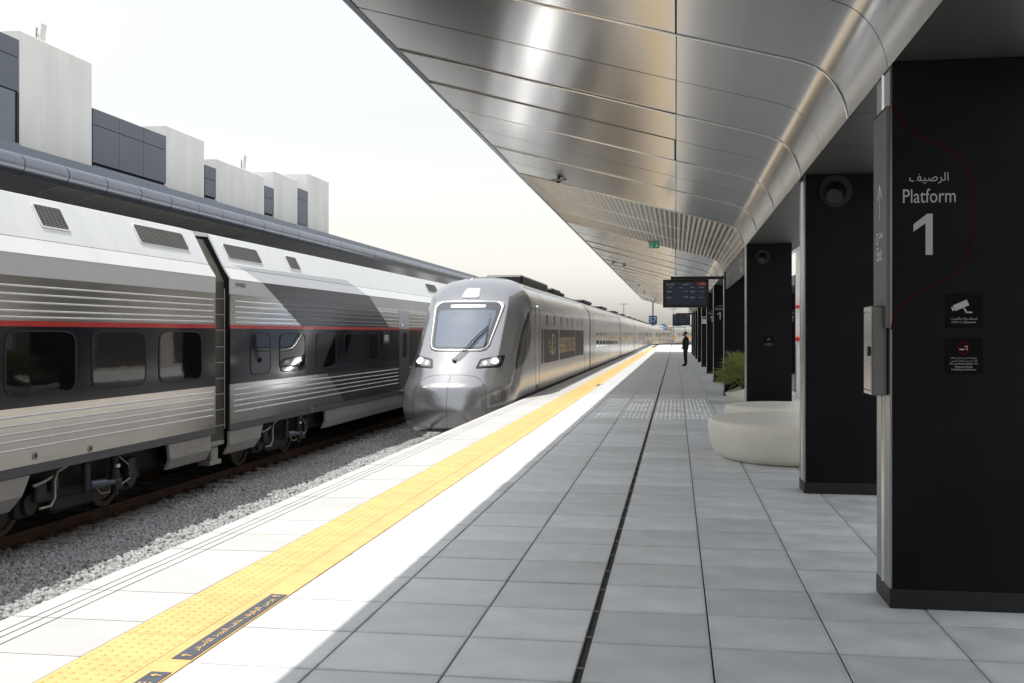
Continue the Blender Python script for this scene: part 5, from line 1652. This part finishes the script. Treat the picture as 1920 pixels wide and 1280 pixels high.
R_ = [(.20, .175), (.19, .165), (.205, .17), (.17, .155), (.07, .07), (.058, .058), .13, .10, .085, .058, .042, .13, .10, .085, .058, .042,
      .095, .075, .058, .042, .095, .075, .058, .042]
skinmesh(V, E_, R_, 0, 'body', M['suit'], man)
def ell(mb, c, r, n=18, m=12, f=None):
    vs, fs = [], []
    for j in range(m + 1):
        t_ = math.pi * j / m
        for i in range(n):
            p_ = 2 * math.pi * i / n
            v = [r[0] * math.sin(t_) * math.cos(p_), r[1] * math.sin(t_) * math.sin(p_), r[2] * math.cos(t_)]
            if f: v = f(v)
            vs.append((c[0] + v[0], c[1] + v[1], c[2] + v[2]))
    for j in range(m):
        fs += [(j * n + i, (j + 1) * n + i, (j + 1) * n + (i + 1) % n, j * n + (i + 1) % n) for i in range(n)]
    mb.add(vs, fs)
mx, my = .50, 54.4
b = MB()
def hd(v):
    if v[2] < 0: v[0] = v[0] * .86 - .012
    return v
ell(b, (mx - .022, my, 1.605), (.098, .076, .118), f=hd)
b.add([(mx - .112, my - .012, 1.625), (mx - .112, my + .012, 1.625), (mx - .140, my, 1.583), (mx - .108, my - .016, 1.575), (mx - .108, my + .016, 1.575)], [(0, 1, 2), (0, 2, 3), (1, 4, 2), (2, 4, 3)])
ell(b, (mx - .110, my, 1.552), (.012, .026, .008), 10, 6)
for s in (-1, 1): ell(b, (mx + .0, my + s * .078, 1.60), (.022, .010, .034), 10, 8); 
b.tube((mx - .008, my, 1.46), (mx - .018, my, 1.56), .053, .05, 14)
b.build('head', M['skin'], man, 70)
b = MB()
def hr(v):
    if v[0] < -.03 and v[2] < .052: v[0] = -.03 + (v[0] + .03) * .2
    if v[2] < -.03: v[2] = -.03 + (v[2] + .03) * .3
    return v
ell(b, (mx - .008, my, 1.622), (.106, .082, .112), f=hr); b.build('hair', M['hair'], man, 70)
b = MB()
for s in (-1, 1): ell(b, (mx - .103, my + s * .032, 1.612), (.008, .012, .007), 8, 6)
b.build('eyes', M['hair'], man)
b = MB(); ell(b, (mx - .088, my, 1.522), (.034, .055, .034), 14, 8); b.build('beard', M['hair'], man, 70)
b = MB(); b.add([(mx - .075, my - .05, 1.462), (mx - .075, my + .05, 1.462), (mx - .135, my, 1.25), (mx - .06, my - .045, 1.49), (mx - .06, my + .045, 1.49), (mx - .13, my + .02, 1.30), (mx - .13, my - .02, 1.30)], [(3, 4, 1, 0), (0, 1, 5, 2, 6)])
b.build('shirt', M['shirt'], man)
def hand(s):
    bx, by, bz = -.172, s * .030, .915
    VV = [(bx + .03, by + s * .03, bz + .03), (bx, by, bz), (bx - .015, by - s * .02, bz - .02)]
    EE = [(0, 1), (1, 2)]; RR = [.028, .030, .026]
    for k in range(4):
        y0 = by - s * .02; zz_ = bz - .005 - k * .016
        i = len(VV)
        L = (.8, .95, .9, .7)[k]
        VV += [(bx - .02 - .002 * k, y0 - s * .018, zz_ - .01), (bx - .016, y0 - s * .042 * L, zz_ - .02), (bx + .0, y0 - s * .058 * L, zz_ - .028)]
        EE += [(2, i), (i, i + 1), (i + 1, i + 2)]; RR += [.010, .009, .008]
    i = len(VV)
    VV += [(bx - .028, by, bz + .022), (bx - .036, by - s * .026, bz + .028)]
    EE += [(1, i), (i, i + 1)]; RR += [.011, .009]
    skinmesh(VV, EE, RR, 1, 'hand', M['skin'], man, 1)
hand(1); hand(-1)
b = MB()
for s in (-1, 1):
    b.lathe([(.0, .0), (.045, .0), (.05, .012), (.045, .05), (.03, .075), (.0, .08)], (mx - .01, my + s * .10, 0), 14)
    b.lathe([(.0, .0), (.045, .0), (.048, .012), (.04, .038), (.0, .05)], (mx - .12, my + s * .108, 0), 14, 0, 1.9, 1)
b.build('shoes', M['bezel'], man, 60)

# ---- far end of the platform: gate fence, gantry, signs
fe = thing('end_fence', 'galvanised fence with gates across the far platform end', 'fence', (0, 162.6, 0))
for k in range(8):
    x = -2.5 + k * 1.05
    b = MB(); b.box(x - .035, x + .035, 162.55, 162.62, 0, 1.65); b.build('post', M['galv'], fe)
for z in (.10, 1.60):
    b = MB(); b.box(-2.5, 4.9, 162.57, 162.60, z, z + .05); b.build('rail', M['galv'], fe)
b = MB()
for k in range(62): b.box(-2.5 + k * .12, -2.5 + k * .12 + .02, 162.575, 162.595, .15, 1.6)
o = b.build('bars', M['galv'], fe); o['kind'] = 'stuff'
for x in (-.25, 1.95):
    fix_normals(patch([(x - .22, .80), (x + .22, .80), (x + .22, 1.24), (x - .22, 1.24)], fy(162.54), .01, 0, 1, p=2, na=28, nr=1, skirt=.02).build('warning_disc', M['orange'], fe))
gt = thing('sign_gantry', 'thin grey gantry frame carrying signs beyond the platform end', 'gantry', (0, 140, 0))
for x in (-.55, 1.25):
    b = MB(); b.box(x - .05, x + .05, 140, 140.1, 0, 2.45); b.build('post', M['galv'], gt)
b = MB(); b.box(-2.15, 1.30, 140, 140.1, 2.33, 2.43); b.build('beam', M['galv'], gt)
t = thing('stop_sign', 'small blue sign on the thin gantry at the far end', 'sign', (-1.33, 139.9, 2.08))
b = MB(); b.cbox(-1.614, -1.052, 139.88, 139.95, 2.076, 2.645, .03); b.build('panel', M['blue'], t)
text('554', .42, .26, (-1.333, 139.88, 2.36), '-Y', M['sign_white'], t)
t = thing('warning_sign', 'small orange and blue sign on the far gantry', 'sign', (-.75, 139.9, 1.98))
b = MB(); b.cbox(-1.0, -.52, 139.89, 139.95, 2.15, 2.48, .02); b.build('panel', M['orange'], t)
b = MB(); b.cbox(-1.0, -.52, 139.89, 139.95, 2.02, 2.14, .02); b.build('lower_panel', M['blue'], t)
for (x, y, h, l) in ((-8.6, 175, 6.5, 'slim distant lamp mast rising behind the silver train'), (-.4, 190, 6.0, 'slim distant lamp mast beyond the platform end'), (2.9, 185, 5.0, 'short distant lamp mast right of the fence')):
    t = thing('lamp_mast', l, 'lamp post', (x, y, -1.4), 'distant lamp masts')
    b = MB(); b.tube((x, y, -1.4), (x, y, h), .10, .07, 8); b.build('mast', M['galv'], t)
    b = MB(); b.cbox(x - .7, x + .7, y - .1, y + .1, h - .05, h + .12, .03); b.build('lamp_head', M['galv'], t)

# ---- right-hand side beyond the pillars
kw = thing('kiosk', 'white framed kiosk with dark glazing and red boxes seen between the pillars', 'kiosk', (3.6, 28, 0))
for y in (24.0, 27.4, 31.5):
    b = MB(); b.cbox(3.05, 3.25, y, y + .22, 0, 3.9, .01); b.build('frame_post', M['wallwhite'], kw)
b = MB(); b.cbox(3.0, 3.3, 23.9, 31.8, 3.9, 4.15, .01); b.build('frame_beam', M['wallwhite'], kw)
b = MB(); b.cbox(3.12, 3.16, 28.4, 31.4, .1, 3.2, .005); b.build('glazing', M['glass'], kw)
b = MB(); b.cbox(3.02, 3.16, 27.26, 27.38, 2.28, 2.36, .01); b.build('red_box', M['redbox'], kw); b = MB(); b.cbox(3.02, 3.16, 27.26, 27.38, 1.44, 1.56, .02); b.build('red_box', M['redbox'], kw)
fa = thing('station_facade', 'beige stone and bronze glass front of the station on the right', 'building', (9.4, 40, 0))
for k in range(24):
    y = -10 + k * 7.2
    b = MB(); b.cbox(9.05, 9.5, y, y + 1.5, 0, 6.2, .02); b.build('stone_pier', M['beige'], fa)
    b = MB(); b.cbox(9.20, 9.28, y + 1.52, y + 4.33, .12, 5.0, .01); b.build('glass_panel', M['bronze'], fa)
    b = MB(); b.cbox(9.20, 9.28, y + 4.37, y + 7.18, .12, 5.0, .01); b.build('glass_panel', M['bronze'], fa)
    b = MB(); b.cbox(9.10, 9.4, y + 1.51, y + 7.19, 5.02, 6.2, .02); b.build('stone_lintel', M['beige'], fa)
    b = MB(); b.cbox(9.16, 9.3, y + 1.51, y + 7.19, 0, .11, .01); b.build('base_course', M['beige'], fa)
b = MB(); b.box(9.5, 11.8, -10, 162, 0, 6.1); b.build('hall', M['black'], fa)
# unseen wall behind the camera, added to darken the near pillar and floor
ew = thing('unseen_shade_wall', 'unseen dark wall added behind the viewpoint to darken the near pillar', 'wall', (3, -9, 0))
b = MB(); b.cbox(-1.6, 5.5, -9.2, -9.0, 0, 3.6, .01); b.build('dark_panel', M['black'], ew)
